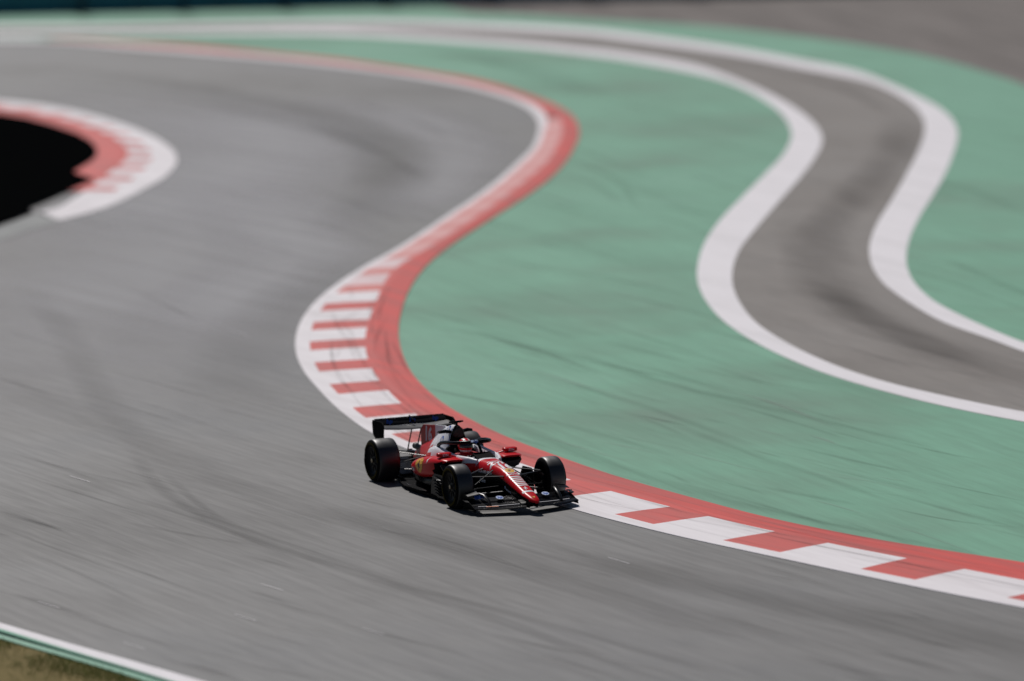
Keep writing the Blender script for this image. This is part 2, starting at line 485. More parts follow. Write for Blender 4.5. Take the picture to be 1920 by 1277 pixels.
INF = [(-500, 198), (-150, 203), (0, 215), (49, 223), (97, 236), (146, 253), (171, 268), (182, 283), (179, 296), (163, 309), (137, 325), (178, 340), (158, 349), (109, 369),
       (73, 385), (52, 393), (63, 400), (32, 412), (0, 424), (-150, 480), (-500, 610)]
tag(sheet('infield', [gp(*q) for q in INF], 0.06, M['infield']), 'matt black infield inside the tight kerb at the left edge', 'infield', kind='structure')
a = gline([(62, 401), (32, 413), (0, 424), (-150, 482), (-420, 585)]); b = gline([(116, 414), (60, 432), (0, 451), (-150, 510), (-420, 615)])
tag(ribbon('track_edge_strip', resample(a, 1)[0], pair(resample(a, 1)[0], resample(b, .3)[0]), [(0, 0.012), (1, 0.012)],
    ground_mat('pale concrete strip', (0.24, 0.25, 0.245), (0.2, 0.21, 0.205), (0.28, 0.29, 0.285), A_TRACK)),
    'pale concrete strip running on from the end of the left kerb', 'edge strip', kind='structure')

# lower left corner: white line, green kerb, verge
def corner(name, tp, bp, prof, mat, lab, cat, skirt=0.0):
    a, _ = resample(gline(tp), 0.3)
    return tag(ribbon(name, a, pair(a, resample(gline(bp), 0.1)[0]), prof, mat, None, skirt), lab, cat, kind='structure')
V0 = [(-420, 1052), (0, 1169), (125, 1206), (250, 1241), (375, 1277), (620, 1350)]
V1 = [(-420, 1061), (0, 1180.5), (125, 1219), (250, 1257), (312, 1276), (560, 1352)]
V2 = [(-420, 1066), (0, 1190), (125, 1227), (250, 1263), (300, 1279), (540, 1353)]
V3 = [(-420, 1069), (0, 1196), (125, 1231.5), (250, 1268), (285, 1279), (525, 1354)]
V4 = [(-420, 1074), (0, 1202), (125, 1238), (225, 1267), (262, 1279), (505, 1356)]
corner('white_line', V0, V1, [(0, 0.012), (1, 0.012)], M['white'], 'clean white edge line across the lower left corner', 'white line')
corner('verge_kerb', V1, V2, [(0, 0.016), (0.2, 0.03), (1, 0.05)], M['verge_green'], 'green painted kerb beside the white line in the lower left corner', 'kerb', 0.03)
corner('drain_groove', V2, V3, [(0, 0.015), (1, 0.015)], M['groove'], 'dark drain groove between two green kerbs in the lower left corner', 'groove')
corner('verge_kerb', V3, V4, [(0, 0.05), (1, 0.04)], M['verge_green'], 'outer green kerb next to dry grass in the lower left corner', 'kerb', 0.05)
vloop = list(resample(gline(V4), 0.5)[0]) + [gp(*q) for q in [(400, 1700), (-700, 1700), (-700, 1000)]]
verge = tag(sheet('verge', vloop, 0.02, M['soil']), 'dry brown soil verge in the lower left corner', 'verge', kind='structure')
# grass blades on it
gv, gf = [], []
Vl = resample(gline(V4), 0.05)[0]
for i in range(26000):
    k = random.randrange(len(Vl))
    p = Vl[k] + np.array([-0.35, -0.94]) * (abs(random.gauss(0, 1.3)) + 0.02)
    if math.sin(p[0] * 2.1 + 1.3 * math.sin(p[1] * 1.7)) + random.gauss(0, 0.6) < -0.1: continue
    h, w, az = random.uniform(0.03, 0.09), random.uniform(0.003, 0.007), random.uniform(0, 6.28)
    lx, ly = random.gauss(0, 0.025), random.gauss(0, 0.025)
    q = len(gv)
    gv += [(p[0] - w * math.cos(az), p[1] - w * math.sin(az), 0.02), (p[0] + w * math.cos(az), p[1] + w * math.sin(az), 0.02), (p[0] + lx, p[1] + ly, 0.02 + h)]
    gf.append((q, q + 1, q + 2))
tag(obj('grass', gv, gf, ground_mat('verge grass', (0.20, 0.26, 0.05), (0.13, 0.23, 0.035), (0.32, 0.30, 0.09), A_TRACK, (0.7, 0.9), coarse=(0.5, 3))),
    'patchy dry grass growing on the lower left verge', 'grass', kind='stuff')

# ------------------------------------------------------------------ tyre marks and painted sheen of the polished line on the ground
M['rubber'] = mark_mat('rubber laid on asphalt', (0.05, 0.048, 0.046), 0.20, A_TRACK, 0.3, 5)
M['rubber_soft'] = mark_mat('soft rubber film', (0.075, 0.072, 0.066), 0.24, A_TRACK, 0.06, 0.8)
M['rubber_faint'] = mark_mat('faint rubber film', (0.075, 0.072, 0.066), 0.12, A_TRACK, 0.06, 0.8)
M['painted_sheen'] = mark_mat('painted pale sheen', (0.50, 0.50, 0.515), 0.62, A_TRACK, 0.04, 1.6, 0.6)  # sheen of the polished line put in as pale colour
M['rubber_green'] = mark_mat('rubber laid on green paint', (0.06, 0.09, 0.07), 0.15, A_GREEN, 0.2, 5)
M['rubber_road'] = mark_mat('rubber film on service road', (0.085, 0.075, 0.068), 0.30, A_ROAD, 0.1, 1.0)
def mark(parent, pts, width, mat, z=0.016, jitter=0.0):
    c, cs = resample(gline(pts, 10), 0.8)
    t = np.gradient(c, axis=0); t /= np.hypot(*t.T)[:, None]
    nrm = np.stack([-t[:, 1], t[:, 0]], -1) * width / 2
    K = 7
    V, Fc, fade = [], [], []
    for i in range(len(c)):
        u = i / (len(c) - 1)
        fl = min(1, u / 0.22, (1 - u) / 0.22)
        for j in range(K):
            v = j / (K - 1) * 2 - 1
            p = c[i] + nrm[i] * v
            V.append((p[0], p[1], z)); fade.append(fl * (1 - v * v) ** 1.2)
    for i in range(len(c) - 1):
        for j in range(K - 1):
            Fc.append((i * K + j, i * K + j + 1, (i + 1) * K + j + 1, (i + 1) * K + j))
    o = obj('tyre_or_sheen_mark', V, Fc, mat, parent)
    at = o.data.attributes.new('fade', 'FLOAT', 'POINT')
    at.data.foreach_set('value', fade)
    return o
zz = [0.0]
def zn():
    zz[0] += 0.00025
    return zz[0]
for pts, w, m in [
    ([(-60, 170), (150, 178), (330, 225), (440, 285), (420, 360), (330, 450), (250, 560), (200, 680), (190, 800)], 10.0, 'painted_sheen'),
    ([(180, 470), (240, 420), (420, 330), (520, 260), (420, 190)], 9.0, 'painted_sheen'),
    ([(330, 330), (520, 400), (560, 480), (430, 570), (380, 700)], 5.0, 'painted_sheen'),
    ([(560, 180), (760, 220), (860, 280), (800, 360), (660, 440)], 4.0, 'painted_sheen'),
    ([(240, 830), (285, 900), (350, 950), (450, 1000), (600, 1052), (780, 1110), (960, 1172), (1120, 1230), (1300, 1300)], 0.34, 'rubber'),
    ([(300, 880), (400, 965), (520, 1012), (700, 1075), (900, 1140)], 0.22, 'rubber'),
    ([(700, 1085), (900, 1135), (1150, 1205), (1450, 1290)], 0.3, 'rubber_soft'),
    ([(900, 1010), (1150, 1062), (1450, 1122), (1800, 1195), (2100, 1260)], 1.6, 'rubber_soft'),
    ([(560, 940), (800, 1010), (1100, 1100), (1500, 1220)], 1.3, 'rubber_soft'),
    ([(0, 128), (180, 140), (420, 175), (640, 230), (740, 300), (690, 400), (600, 460)], 3.0, 'rubber_soft'),
    ([(-50, 145), (150, 160), (420, 200), (640, 260), (730, 290)], 0.8, 'rubber_soft'),
    ([(640, 182), (720, 210), (790, 232), (850, 262)], 0.5, 'rubber_soft'),
    ([(560, 225), (660, 262), (740, 300), (800, 340)], 0.5, 'rubber_soft'),
    ([(820, 240), (900, 262), (1000, 292)], 0.3, 'rubber'),
    ([(640, 470), (620, 510), (560, 545), (480, 610), (440, 700), (470, 800)], 2.4, 'rubber_faint'),
    ([(40, 540), (120, 620), (200, 760), (330, 880)], 0.9, 'rubber_faint'),
    ([(-40, 700), (200, 800), (420, 900), (700, 990)], 1.4, 'rubber_faint'),
]:
    mark(track, pts, w, M[m], 0.003 + zn())
for pts, w in [
    ([(1040, 262), (1100, 285), (1165, 313), (1250, 345)], 0.35), ([(1035, 282), (1100, 310), (1165, 345), (1200, 400)], 0.35),
    ([(1040, 320), (1120, 350), (1170, 385)], 0.4), ([(1150, 190), (1260, 218), (1370, 240), (1470, 262)], 0.3),
    ([(1290, 322), (1340, 341), (1400, 362)], 0.3), ([(1180, 395), (1280, 420), (1400, 470)], 0.3),
    ([(860, 478), (1000, 500), (1160, 525), (1320, 562)], 0.3), ([(930, 640), (1100, 672), (1260, 722), (1480, 775), (1776, 846)], 0.35),
    ([(1240, 786), (1330, 822), (1466, 871), (1700, 950)], 0.3), ([(1000, 700), (1200, 760), (1420, 840)], 0.3),
    ([(800, 610), (960, 640), (1100, 690)], 0.5), ([(900, 770), (1050, 835), (1200, 890), (1400, 950), (1700, 1010)], 0.45),
    ([(1460, 420), (1320, 400), (1160, 380)], 0.5), ([(1720, 330), (1800, 350), (1920, 395)], 0.5),
    ([(1760, 480), (1850, 520), (1960, 570)], 0.4), ([(780, 96), (900, 112), (1010, 140), (1130, 185)], 2.2), ([(700, 85), (850, 100), (980, 128)], 1.6),
]:
    mark(runoff, pts, w, M['rubber_green'], 0.006 + zn() * 0.3)
for pts, w in [([(1500, 400), (1530, 470), (1545, 530), (1620, 595), (1740, 648), (1920, 712), (2100, 765)], 1.9),
               ([(1540, 520), (1600, 580), (1720, 640), (1900, 702)], 1.1),
               ([(1690, 215), (1680, 280), (1610, 360), (1545, 430), (1520, 490)], 1.7), ([(1250, 95), (1450, 130), (1600, 175), (1680, 220)], 0.7)]:
    mark(service, pts, w, M['rubber_road'], 0.0095 + zn() * 0.3)

# many faint streaks along the driving direction, for panning smear as well as dragged rubber
def streaks(name, parent, n, box, z, mat, wr, lr, seed, lab):
    rnd = random.Random(seed)
    V, Fc, fade = [], [], []
    for _ in range(n):
        px, py = rnd.uniform(box[0], box[2]), rnd.uniform(box[1], box[3])
        L, w = rnd.uniform(*lr), rnd.uniform(*wr)
        sl = 0.29 + rnd.gauss(0, 0.03) - 0.06 * (px / 1920)
        bend = rnd.gauss(0, 0.05)
        c = np.array([gp(px + L * t, py + L * t * sl + bend * L * t * t) for t in np.linspace(0, 1, 9)])
        t_ = np.gradient(c, axis=0); t_ /= np.hypot(*t_.T)[:, None]
        nn = np.stack([-t_[:, 1], t_[:, 0]], -1) * w / 2
        amp = rnd.uniform(0.3, 1.0)
        b = len(V)
        for i in range(9):
            for v in (-1, 0, 1):
                V.append((c[i][0] + nn[i][0] * v, c[i][1] + nn[i][1] * v, z)); fade.append(amp * math.sin(math.pi * i / 8) * (1 - abs(v)))
        for i in range(8):
            for v in (0, 1): Fc.append((b + i * 3 + v, b + i * 3 + v + 1, b + i * 3 + v + 4, b + i * 3 + v + 3))
    o = obj(name, V, Fc, mat, parent)
    o.data.attributes.new('fade', 'FLOAT', 'POINT').data.foreach_set('value', fade)
    o['kind'] = 'stuff'
    return o
M['streak'] = mark_mat('thin rubber and smear streak', (0.05, 0.048, 0.045), 0.40, A_TRACK, 0.3, 3)
M['streak_pale'] = mark_mat('thin pale streak', (0.34, 0.335, 0.33), 0.45, A_TRACK, 0.3, 3)
streaks('rubber_streaks', track, 170, (-100, 120, 1800, 1280), 0.0105, M['streak'], (0.05, 0.22), (60, 330), 3, '')
streaks('pale_streaks', track, 110, (-100, 120, 1700, 1280), 0.0100, M['streak_pale'], (0.04, 0.2), (50, 260), 4, '')
M['streak_green'] = mark_mat('thin rubber and smear streak on paint', (0.06, 0.08, 0.065), 0.20, A_GREEN, 0.3, 3)
streaks('rubber_streaks', runoff, 170, (760, 90, 1900, 1000), 0.0070, M['streak_green'], (0.08, 0.35), (60, 320), 5, '')
for px, py in [(72, 1129), (232, 1206), (512, 487), (500, 497), (430, 619), (130, 893), (680, 1179), (440, 1153), (490, 1096), (1140, 1046), (690, 152), (905, 346)]:
    c = np.array([gp(px + 40 * t, py + 12.2 * t) for t in np.linspace(0, 1, 5)])
    d = (c[-1] - c[0]) / np.hypot(*(c[-1] - c[0])); nn = np.array([-d[1], d[0]]) * 0.006
    ribbon('speck_streak', c - nn, c + nn, [(0, 0.0112), (1, 0.0112)], M['white'], track)  # pale loose specks drawn out as thin streaks

# ------------------------------------------------------------------ barrier at the far end, debris-fence posts behind it
barrier = empty('barrier', (0, 234.3, 0))
tag(barrier, 'long dark blue belted barrier along the far top edge', 'barrier')
PW = 4.93
for k in range(-9, 14):
    x0 = -15.6 + k * PW
    Hh, R = 1.25, 0.10
    prof = [(0.0, 0.0), (0.0, 0.12), (0.05, 0.16), (0.05, 1.09), (0.0, 1.13), (0.0, Hh), (0.7, Hh), (0.7, 0.0)]
    V, Fc = [], []
    for xx in (x0 + 0.05, x0 + PW - 0.05):
        for yy, z in prof: V.append((xx, yy, z))
    n = len(prof)
    for i in range(n): Fc.append((i, (i + 1) % n, n + (i + 1) % n, n + i))
    Fc += [list(range(n)), list(range(n, 2 * n))]
    obj('barrier_panel', V, Fc, M['belt'], barrier)
    V = [(x0 - 0.09, -0.14, 0.0), (x0 + 0.09, -0.14, 0.0), (x0 + 0.09, -0.002, 0.0), (x0 - 0.09, -0.002, 0.0),
         (x0 - 0.06, -0.06, 1.2), (x0 + 0.06, -0.06, 1.2), (x0 + 0.06, -0.002, 1.2), (x0 - 0.06, -0.002, 1.2)]
    obj('barrier_brace', V, [(0, 1, 2, 3), (4, 5, 6, 7), (0, 1, 5, 4), (1, 2, 6, 5), (2, 3, 7, 6), (3, 0, 4, 7)], M['steel'], barrier)

fence = empty('debris_fence', (0, 235.4, 0))
tag(fence, 'row of tall dark debris fence posts standing behind the blue barrier', 'fence')
for k in range(-5, 6):
    x0 = -16.6 + k * PW
    obj('post', [(x0 + dx * t, dy * t, z) for z, t in ((0, 1), (6.4, 0.8)) for dx, dy in ((-0.22, -0.14), (0.22, -0.14), (0.22, 0.14), (-0.22, 0.14))],
        [(0, 1, 2, 3), (4, 5, 6, 7), (0, 1, 5, 4), (1, 2, 6, 5), (2, 3, 7, 6), (3, 0, 4, 7)], M['steel'], fence)

# ------------------------------------------------------------------ generic solids for the car
def loft(rings, cap=True):
    V, Fc = [], []
    n = len(rings[0])
    for r in rings: V += [tuple(p) for p in r]
    for i in range(len(rings) - 1):
        for j in range(n):
            Fc.append((i * n + j, i * n + (j + 1) % n, (i + 1) * n + (j + 1) % n, (i + 1) * n + j))
    if cap:
        Fc += [list(range(n)), list(range((len(rings) - 1) * n, len(rings) * n))]
    return V, Fc

def sec(x, yc, w, zb, zt, n=3.0, tw=1.0, k=24, bw=1.0):
    """rounded closed section in a plane of constant x; tw/bw narrow its top/bottom"""
    out = []
    for i in range(k):
        a = 2 * math.pi * (i + 0.5) / k
        c, s = math.cos(a), math.sin(a)
        yy = math.copysign(abs(c) ** (2 / n), c)
        q = math.copysign(abs(s) ** (2 / n), s)
        f = 1 + (tw - 1) * max(0, q) + (bw - 1) * max(0, -q)
        out.append((x, yc + w * yy * f, (zb + zt) / 2 + (zt - zb) / 2 * q))
    return out

def tube(path, rad, k=8, flat=1.0, up=(0, 0, 1)):
    P = [Vector(p) for p in path]
    R = rad if isinstance(rad, (list, tuple)) else [rad] * len(P)
    rings = []
    for i, p in enumerate(P):
        t = (P[min(i + 1, len(P) - 1)] - P[max(i - 1, 0)]).normalized()
        s = t.cross(Vector(up))
        if s.length < 1e-3: s = t.cross(Vector((1, 0, 0)))
        s.normalize(); u = s.cross(t)
        rings.append([p + s * (R[i] * math.cos(2 * math.pi * j / k)) + u * (R[i] * flat * math.sin(2 * math.pi * j / k)) for j in range(k)])
    return loft(rings)

def foil(stations, th=0.10):
    """wing lofted over (y, x_lead, z_lead, chord, rise_deg); chord runs rearwards (-x)"""
    rings = []
    pr = [(0, 0), (0.08, 0.5), (0.3, 0.62), (0.65, 0.42), (1, 0.06), (1, -0.06), (0.65, 0.02), (0.3, -0.30), (0.08, -0.40)]
    for y, x, z, c, a in stations:
        ca, sa = math.cos(math.radians(a)), math.sin(math.radians(a))
        rings.append([(x - (u * ca - v * th * sa) * c, y, z + (u * sa + v * th * ca) * c) for u, v in pr])
    return loft(rings)

def plate(outline, axis, lo, hi):
    """prism from a 2-D outline, extruded along axis 'x','y' or 'z' between lo and hi"""
    mk = {'x': lambda a, b, t: (t, a, b), 'y': lambda a, b, t: (a, t, b), 'z': lambda a, b, t: (a, b, t)}[axis]
    n = len(outline)
    V = [mk(a, b, lo) for a, b in outline] + [mk(a, b, hi) for a, b in outline]
    Fc = [list(range(n)), list(range(n, 2 * n))] + [(i, (i + 1) % n, n + (i + 1) % n, n + i) for i in range(n)]
    return V, Fc

def boxv(c, s):
    x, y, z = c; a, b, d = s[0] / 2, s[1] / 2, s[2] / 2
    return plate([(x - a, y - b), (x + a, y - b), (x + a, y + b), (x - a, y + b)], 'z', z - d, z + d)

def join(*vf):
    V, Fc = [], []
    for v, f in vf:
        o = len(V); V += list(v); Fc += [[i + o for i in q] for q in f]
    return V, Fc

def mirror_y(vf):
    return [(x, -y, z) for x, y, z in vf[0]], vf[1]

def lathe_y(prof, k=48):
    """profile of (y, r) turned round the y axis (open)"""
    rings = [[(r * math.cos(2 * math.pi * j / k), y, r * math.sin(2 * math.pi * j / k)) for j in range(k)] for y, r in prof]
    return loft(rings, cap=False)

# ------------------------------------------------------------------ the car
M['red'] = solid('red car paint', (0.60, 0.006, 0.011), 0.30, coat=0.0, spec=0.16, var=0.06)
M['body_white'] = solid('white car paint', (0.80, 0.80, 0.84), 0.35, coat=0.0, spec=0.35, var=0.04)
M['carbon'] = solid('black carbon fibre', (0.0035, 0.0035, 0.0045), 0.26, spec=0.10, var=0.3, scale=30)
M['carbon_matt'] = solid('matt carbon', (0.003, 0.003, 0.0035), 0.7, spec=0.03)
M['tyre'] = solid('slick tyre rubber', (0.010, 0.0098, 0.010), 0.45, spec=0.9, var=0.2, scale=6)
M['sidewall'] = solid('matt tyre sidewall', (0.004, 0.004, 0.004), 0.75, spec=0.05)
M['band'] = solid('yellow tyre marking', (0.05, 0.037, 0.005), 0.8, spec=0.05)
M['rim'] = solid('dark wheel cover', (0.004, 0.004, 0.0042), 0.45, spec=0.15)
M['nut'] = solid('wheel nut metal', (0.35, 0.30, 0.22), 0.3, metal=1.0)
M['arm'] = solid('suspension carbon', (0.005, 0.005, 0.006), 0.32, spec=0.25)
M['print_white'] = solid('white print', (0.75, 0.74, 0.76), 0.45, var=0.03)
M['print_blue'] = solid('blue print', (0.03, 0.10, 0.42), 0.4)
M['print_lblue'] = solid('pale blue print', (0.50, 0.60, 0.82), 0.4)
M['yellow'] = solid('yellow badge', (0.72, 0.36, 0.02), 0.4)
M['print_black'] = solid('black print', (0.008, 0.008, 0.008), 0.5)
M['glass'] = solid('mirror glass', (0.5, 0.5, 0.5), 0.05, metal=1.0)
M['visor'] = solid('smoked visor', (0.01, 0.012, 0.02), 0.08, coat=0.6)
M['suit'] = solid('red race suit', (0.42, 0.010, 0.016), 0.75)
M['glove'] = solid('white glove', (0.5, 0.5, 0.5), 0.7)
M['lamp'] = solid('rear lamp lens', (0.25, 0.01, 0.01), 0.2)
M['orange'] = solid('orange print', (0.6, 0.16, 0.03), 0.5)

CAR_X, CAR_Y, CAR_YAW = -0.186, 76.847, -1.1668
car = empty('race_car', (CAR_X, CAR_Y, 0), CAR_YAW)
tag(car, 'red, white and black open wheel race car cornering beside the kerb', 'race car')

# --- chassis and nose: one shell, red above and carbon below
CH = [  # x, half width, z bottom, z top, exponent, top width
    (1.315, 0.035, 0.185, 0.225, 2.4, 0.9), (1.29, 0.062, 0.172, 0.245, 2.6, 0.9), (1.20, 0.092, 0.168, 0.278, 2.8, 0.86), (1.0, 0.125, 0.18, 0.335, 3.2, 0.86), (0.8, 0.138, 0.20, 0.40, 3.6, 0.86),
    (0.6, 0.146, 0.21, 0.462, 3.8, 0.86), (0.3, 0.155, 0.22, 0.562, 4.0, 0.86), (0.1, 0.168, 0.22, 0.612, 4.2, 0.84), (-0.1, 0.185, 0.20, 0.634, 4.2, 0.82), (-0.35, 0.22, 0.17, 0.652, 4.2, 0.8),
    (-0.6, 0.26, 0.12, 0.668, 4.0, 0.8), (-0.8, 0.295, 0.09, 0.672, 4.0, 0.8), (-0.98, 0.32, 0.07, 0.66, 4.0, 0.8)]
cv, cf = loft([sec(x, 0, w, zb, zt, n, tw, 28, 0.75) for x, w, zb, zt, n, tw in CH])
def zb_line(x):
    return float(np.interp(x, [-1, -0.2, 0.5, 1.0, 1.3], [0.40, 0.42, 0.415, 0.285, 0.20]))
def ch_mat(c):
    if c[2] < zb_line(c[0]): return 1
    if c[0] < -0.62 and c[2] > 0.60: return 2
    return 0
chassis = obj('chassis', cv, cf, [M['red'], M['carbon'], M['body_white']], car, ch_mat, 40)

# --- cockpit sides and headrest
def rail(sgn):
    R = []
    for x, yc, w, zb, zt in [(-0.62, 0.20, 0.03, 0.50, 0.662), (-0.78, 0.255, 0.055, 0.42, 0.684), (-1.0, 0.315, 0.065, 0.32, 0.686), (-1.3, 0.345, 0.075, 0.22, 0.69), (-1.6, 0.345, 0.085, 0.2, 0.705), (-1.85, 0.33, 0.10, 0.2, 0.725),
                             (-2.1, 0.30, 0.13, 0.2, 0.72), (-2.4, 0.24, 0.14, 0.2, 0.66), (-2.7, 0.16, 0.12, 0.2, 0.56)]:
        R.append(sec(x, sgn * yc, w, zb, zt, 3.2, 0.75, 20))
    return loft(R)
for sgn in (-1, 1):
    v, f = rail(sgn)
    obj('cockpit_side', v, f, [M['red'], M['body_white']], car, lambda c: 1 if (c[2] > 0.575 and c[0] > -2.35) else 0, 45)
v, f = loft([sec(x, 0, w, 0.5, zt, 4, 0.85, 20) for x, w, zt in [(-1.66, 0.21, 0.66), (-1.72, 0.25, 0.72), (-1.9, 0.26, 0.74), (-2.0, 0.2, 0.72)]])
obj('headrest', v, f, M['carbon_matt'], car, None, 40)
v, f = plate([(-0.95, -0.28), (-2.0, -0.28), (-2.0, 0.28), (-0.95, 0.28)], 'z', 0.12, 0.30)
obj('cockpit_floor', v, f, M['carbon_matt'], car)

# --- engine cover with airbox, then the fin
EC = [(-1.86, 0.135, 0.55, 1.045, 3.0, 0.55), (-1.93, 0.16, 0.42, 1.065, 3.0, 0.5), (-2.1, 0.20, 0.3, 1.05, 2.8, 0.42), (-2.35, 0.225, 0.25, 0.985, 2.6, 0.34), (-2.6, 0.215, 0.22, 0.88, 2.4, 0.32),
      (-2.85, 0.185, 0.2, 0.76, 2.3, 0.3), (-3.1, 0.145, 0.18, 0.665, 2.2, 0.4), (-3.35, 0.11, 0.18, 0.58, 2.2, 0.6), (-3.6, 0.085, 0.18, 0.50, 2.2, 0.7), (-3.75, 0.06, 0.2, 0.42, 2.2, 0.8)]
ev, ef = loft([sec(x, 0, w, zb, zt, n, tw, 28) for x, w, zb, zt, n, tw in EC])
cover = obj('engine_cover', ev, ef, [M['red'], M['body_white'], M['carbon_matt']], car,
            lambda c: 2 if c[0] > -1.90 else (1 if (c[0] > -2.86 and c[2] > 0.5 + (-c[0] - 1.9) * 0.19) else 0), 40)
fo = [(-2.2, 0.98), (-2.45, 1.0), (-2.8, 0.965), (-3.1, 0.925), (-3.40, 0.895), (-3.50, 0.80), (-3.50, 0.52), (-3.2, 0.52), (-2.6, 0.72)]
v, f = plate(fo, 'y', -0.012, 0.012)
fin = obj('engine_fin', *plate([(-2.86, 0.955), (-3.1, 0.925), (-3.40, 0.895), (-3.50, 0.80), (-3.50, 0.50), (-2.86, 0.60)], 'y', -0.012, 0.012), M['red'], car)
obj('engine_fin', *plate([(-2.2, 0.95), (-2.45, 0.99), (-2.855, 0.956), (-2.855, 0.60), (-2.3, 0.70)], 'y', -0.0122, 0.0122), M['body_white'], car)
# intake, camera, horns
obj('air_intake', *loft([sec(-1.845, 0, 0.085, 0.87, 1.02, 2.6, 0.8, 20), sec(-1.858, 0, 0.10, 0.855, 1.035, 2.6, 0.8, 20)]), M['print_black'], car, None, 40)
tc = obj('roll_hoop_camera', *join(tube([(-1.97, -0.125, 1.115), (-1.96, -0.06, 1.113), (-1.96, 0.06, 1.113), (-1.97, 0.125, 1.115)], [0.016, 0.024, 0.024, 0.016], 10, 0.8, (0, 0, 1)),
                                   boxv((-1.98, 0, 1.08), (0.1, 0.03, 0.06))), M['carbon'], car, None, 40)
obj('antenna', *tube([(-2.12, 0.02, 1.04), (-2.16, 0.02, 1.15)], [0.008, 0.004], 6), M['carbon'], car)
obj('antenna', *tube([(-1.02, 0.1, 0.66), (-1.02, 0.1, 0.75)], [0.006, 0.004], 6), M['carbon'], car)
for sgn in (-1, 1):
    obj('hoop_winglet', *foil([(sgn * 0.08, -1.93, 0.945, 0.12, -4), (sgn * 0.2, -1.93, 0.965, 0.13, -4), (sgn * 0.30, -1.98, 0.95, 0.10, -4)], 0.45), M['carbon'], car, None, 40)

# --- side pods
PODS = []
for sgn in (-1, 1):
    R = []
    for x, y0, y1, zb, zt, n in [(-0.84, 0.36, 0.66, 0.625, 0.655, 3), (-0.90, 0.34, 0.71, 0.585, 0.668, 3.4), (-0.97, 0.32, 0.735, 0.50, 0.673, 3.6), (-1.05, 0.30, 0.755, 0.43, 0.675, 3.8), (-1.12, 0.295, 0.768, 0.40, 0.674, 3.9), (-1.2, 0.29, 0.778, 0.365, 0.671, 4.0), (-1.3, 0.28, 0.79, 0.33, 0.665, 4.0), (-1.6, 0.26, 0.80, 0.28, 0.635, 3.8),
                                 (-1.9, 0.24, 0.785, 0.24, 0.585, 3.4), (-2.2, 0.2, 0.72, 0.22, 0.525, 3.0), (-2.5, 0.16, 0.61, 0.2, 0.46, 2.8), (-2.8, 0.12, 0.46, 0.19, 0.40, 2.6), (-3.1, 0.08, 0.30, 0.19, 0.34, 2.4), (-3.3, 0.05, 0.18, 0.2, 0.30, 2.4)]:
        R.append(sec(x, sgn * (y0 + y1) / 2, (y1 - y0) / 2, zb, zt, n, 0.93, 24, 0.80))
    v, f = loft(R)
    PODS.append((v, f))
    obj('side_pod', v, f, [M['red'], M['carbon_matt']], car, lambda c: 1 if c[2] < 0.27 or (c[2] < 0.615 and c[0] > -0.98 - (0.66 - c[2]) * 1.0) else 0, 45)  # front below the lip blackened for its shaded undercut and inlet
    # dark inlet under the lip
    o = [(sgn * 0.31, 0.645), (sgn * 0.68, 0.635), (sgn * 0.72, 0.56), (sgn * 0.66, 0.47), (sgn * 0.40, 0.43), (sgn * 0.31, 0.46)]
    obj('radiator_inlet', *plate(o, 'x', -1.06, -0.925), M['print_black'], car)
    # undercut body below the pod
    obj('floor_body', *loft([sec(x, sgn * yc, w, 0.06, zt, 3, 0.8, 16) for x, yc, w, zt in [(-0.7, 0.3, 0.1, 0.3), (-1.0, 0.36, 0.2, 0.42), (-1.5, 0.38, 0.28, 0.36), (-2.2, 0.32, 0.28, 0.3), (-3.0, 0.2, 0.18, 0.26)]]), M['carbon'], car, None, 40)

# --- floor, bargeboards with slats, diffuser
fl = [(-0.30, 0.30), (-0.42, 0.62), (-0.7, 0.78), (-1.2, 0.82), (-2.3, 0.82), (-2.75, 0.72), (-2.95, 0.55), (-3.9, 0.5)]
fl = fl + [(x, -y) for x, y in fl[::-1]]
obj('floor', *plate(fl, 'z', 0.045, 0.075), M['carbon_matt'], car)
for sgn in (-1, 1):
    bb = [(-0.62, 0.06), (-0.60, 0.36), (-0.70, 0.44), (-1.05, 0.43), (-1.15, 0.30), (-1.2, 0.06)]
    b_ = obj('bargeboard', *plate(bb, 'y', sgn * 0.79 - 0.008, sgn * 0.79 + 0.008), M['carbon'], car)
    for k in range(6):
        z0 = 0.10 + k * 0.05
        v, f = foil([(sgn * 0.805, -0.66 - 0.015 * k, z0, 0.30, 8), (sgn * 0.85, -0.72 - 0.015 * k, z0 + 0.012, 0.22, 8)], 0.05)
        obj('slat', v, f, M['arm'], b_, None, 40)
    for k, y in enumerate((0.42, 0.55, 0.67)):
        obj('floor_fence', *plate([(-0.34 - 0.05 * k, 0.06), (-0.36 - 0.05 * k, 0.24), (-0.75, 0.30), (-0.95, 0.06)], 'y', sgn * y - 0.006, sgn * y + 0.006), M['carbon'], car)
    obj('floor_edge_wing', *foil([(sgn * 0.80, -1.3, 0.10, 0.9, 1), (sgn * 0.86, -1.4, 0.115, 0.7, 1)], 0.03), M['arm'], car, None, 40)
    obj('rear_brake_duct', *loft([sec(-3.25, sgn * 0.545, 0.03, 0.15, 0.5, 3, 1, 12), sec(-3.5, sgn * 0.545, 0.03, 0.15, 0.55, 3, 1, 12)]), M['carbon'], car, None, 40)
    obj('front_brake_duct', *loft([sec(0.17, sgn * 0.645, 0.028, 0.2, 0.46, 3, 1, 12), sec(-0.15, sgn * 0.645, 0.028, 0.17, 0.52, 3, 1, 12)]), M['carbon'], car, None, 40)
obj('diffuser', *loft([[(-3.2, -0.5, 0.08), (-3.2, 0.5, 0.08), (-3.2, 0.5, 0.12), (-3.2, -0.5, 0.12)], [(-3.95, -0.52, 0.26), (-3.95, 0.52, 0.26), (-3.95, 0.52, 0.30), (-3.95, -0.52, 0.30)]]), M['carbon'], car)
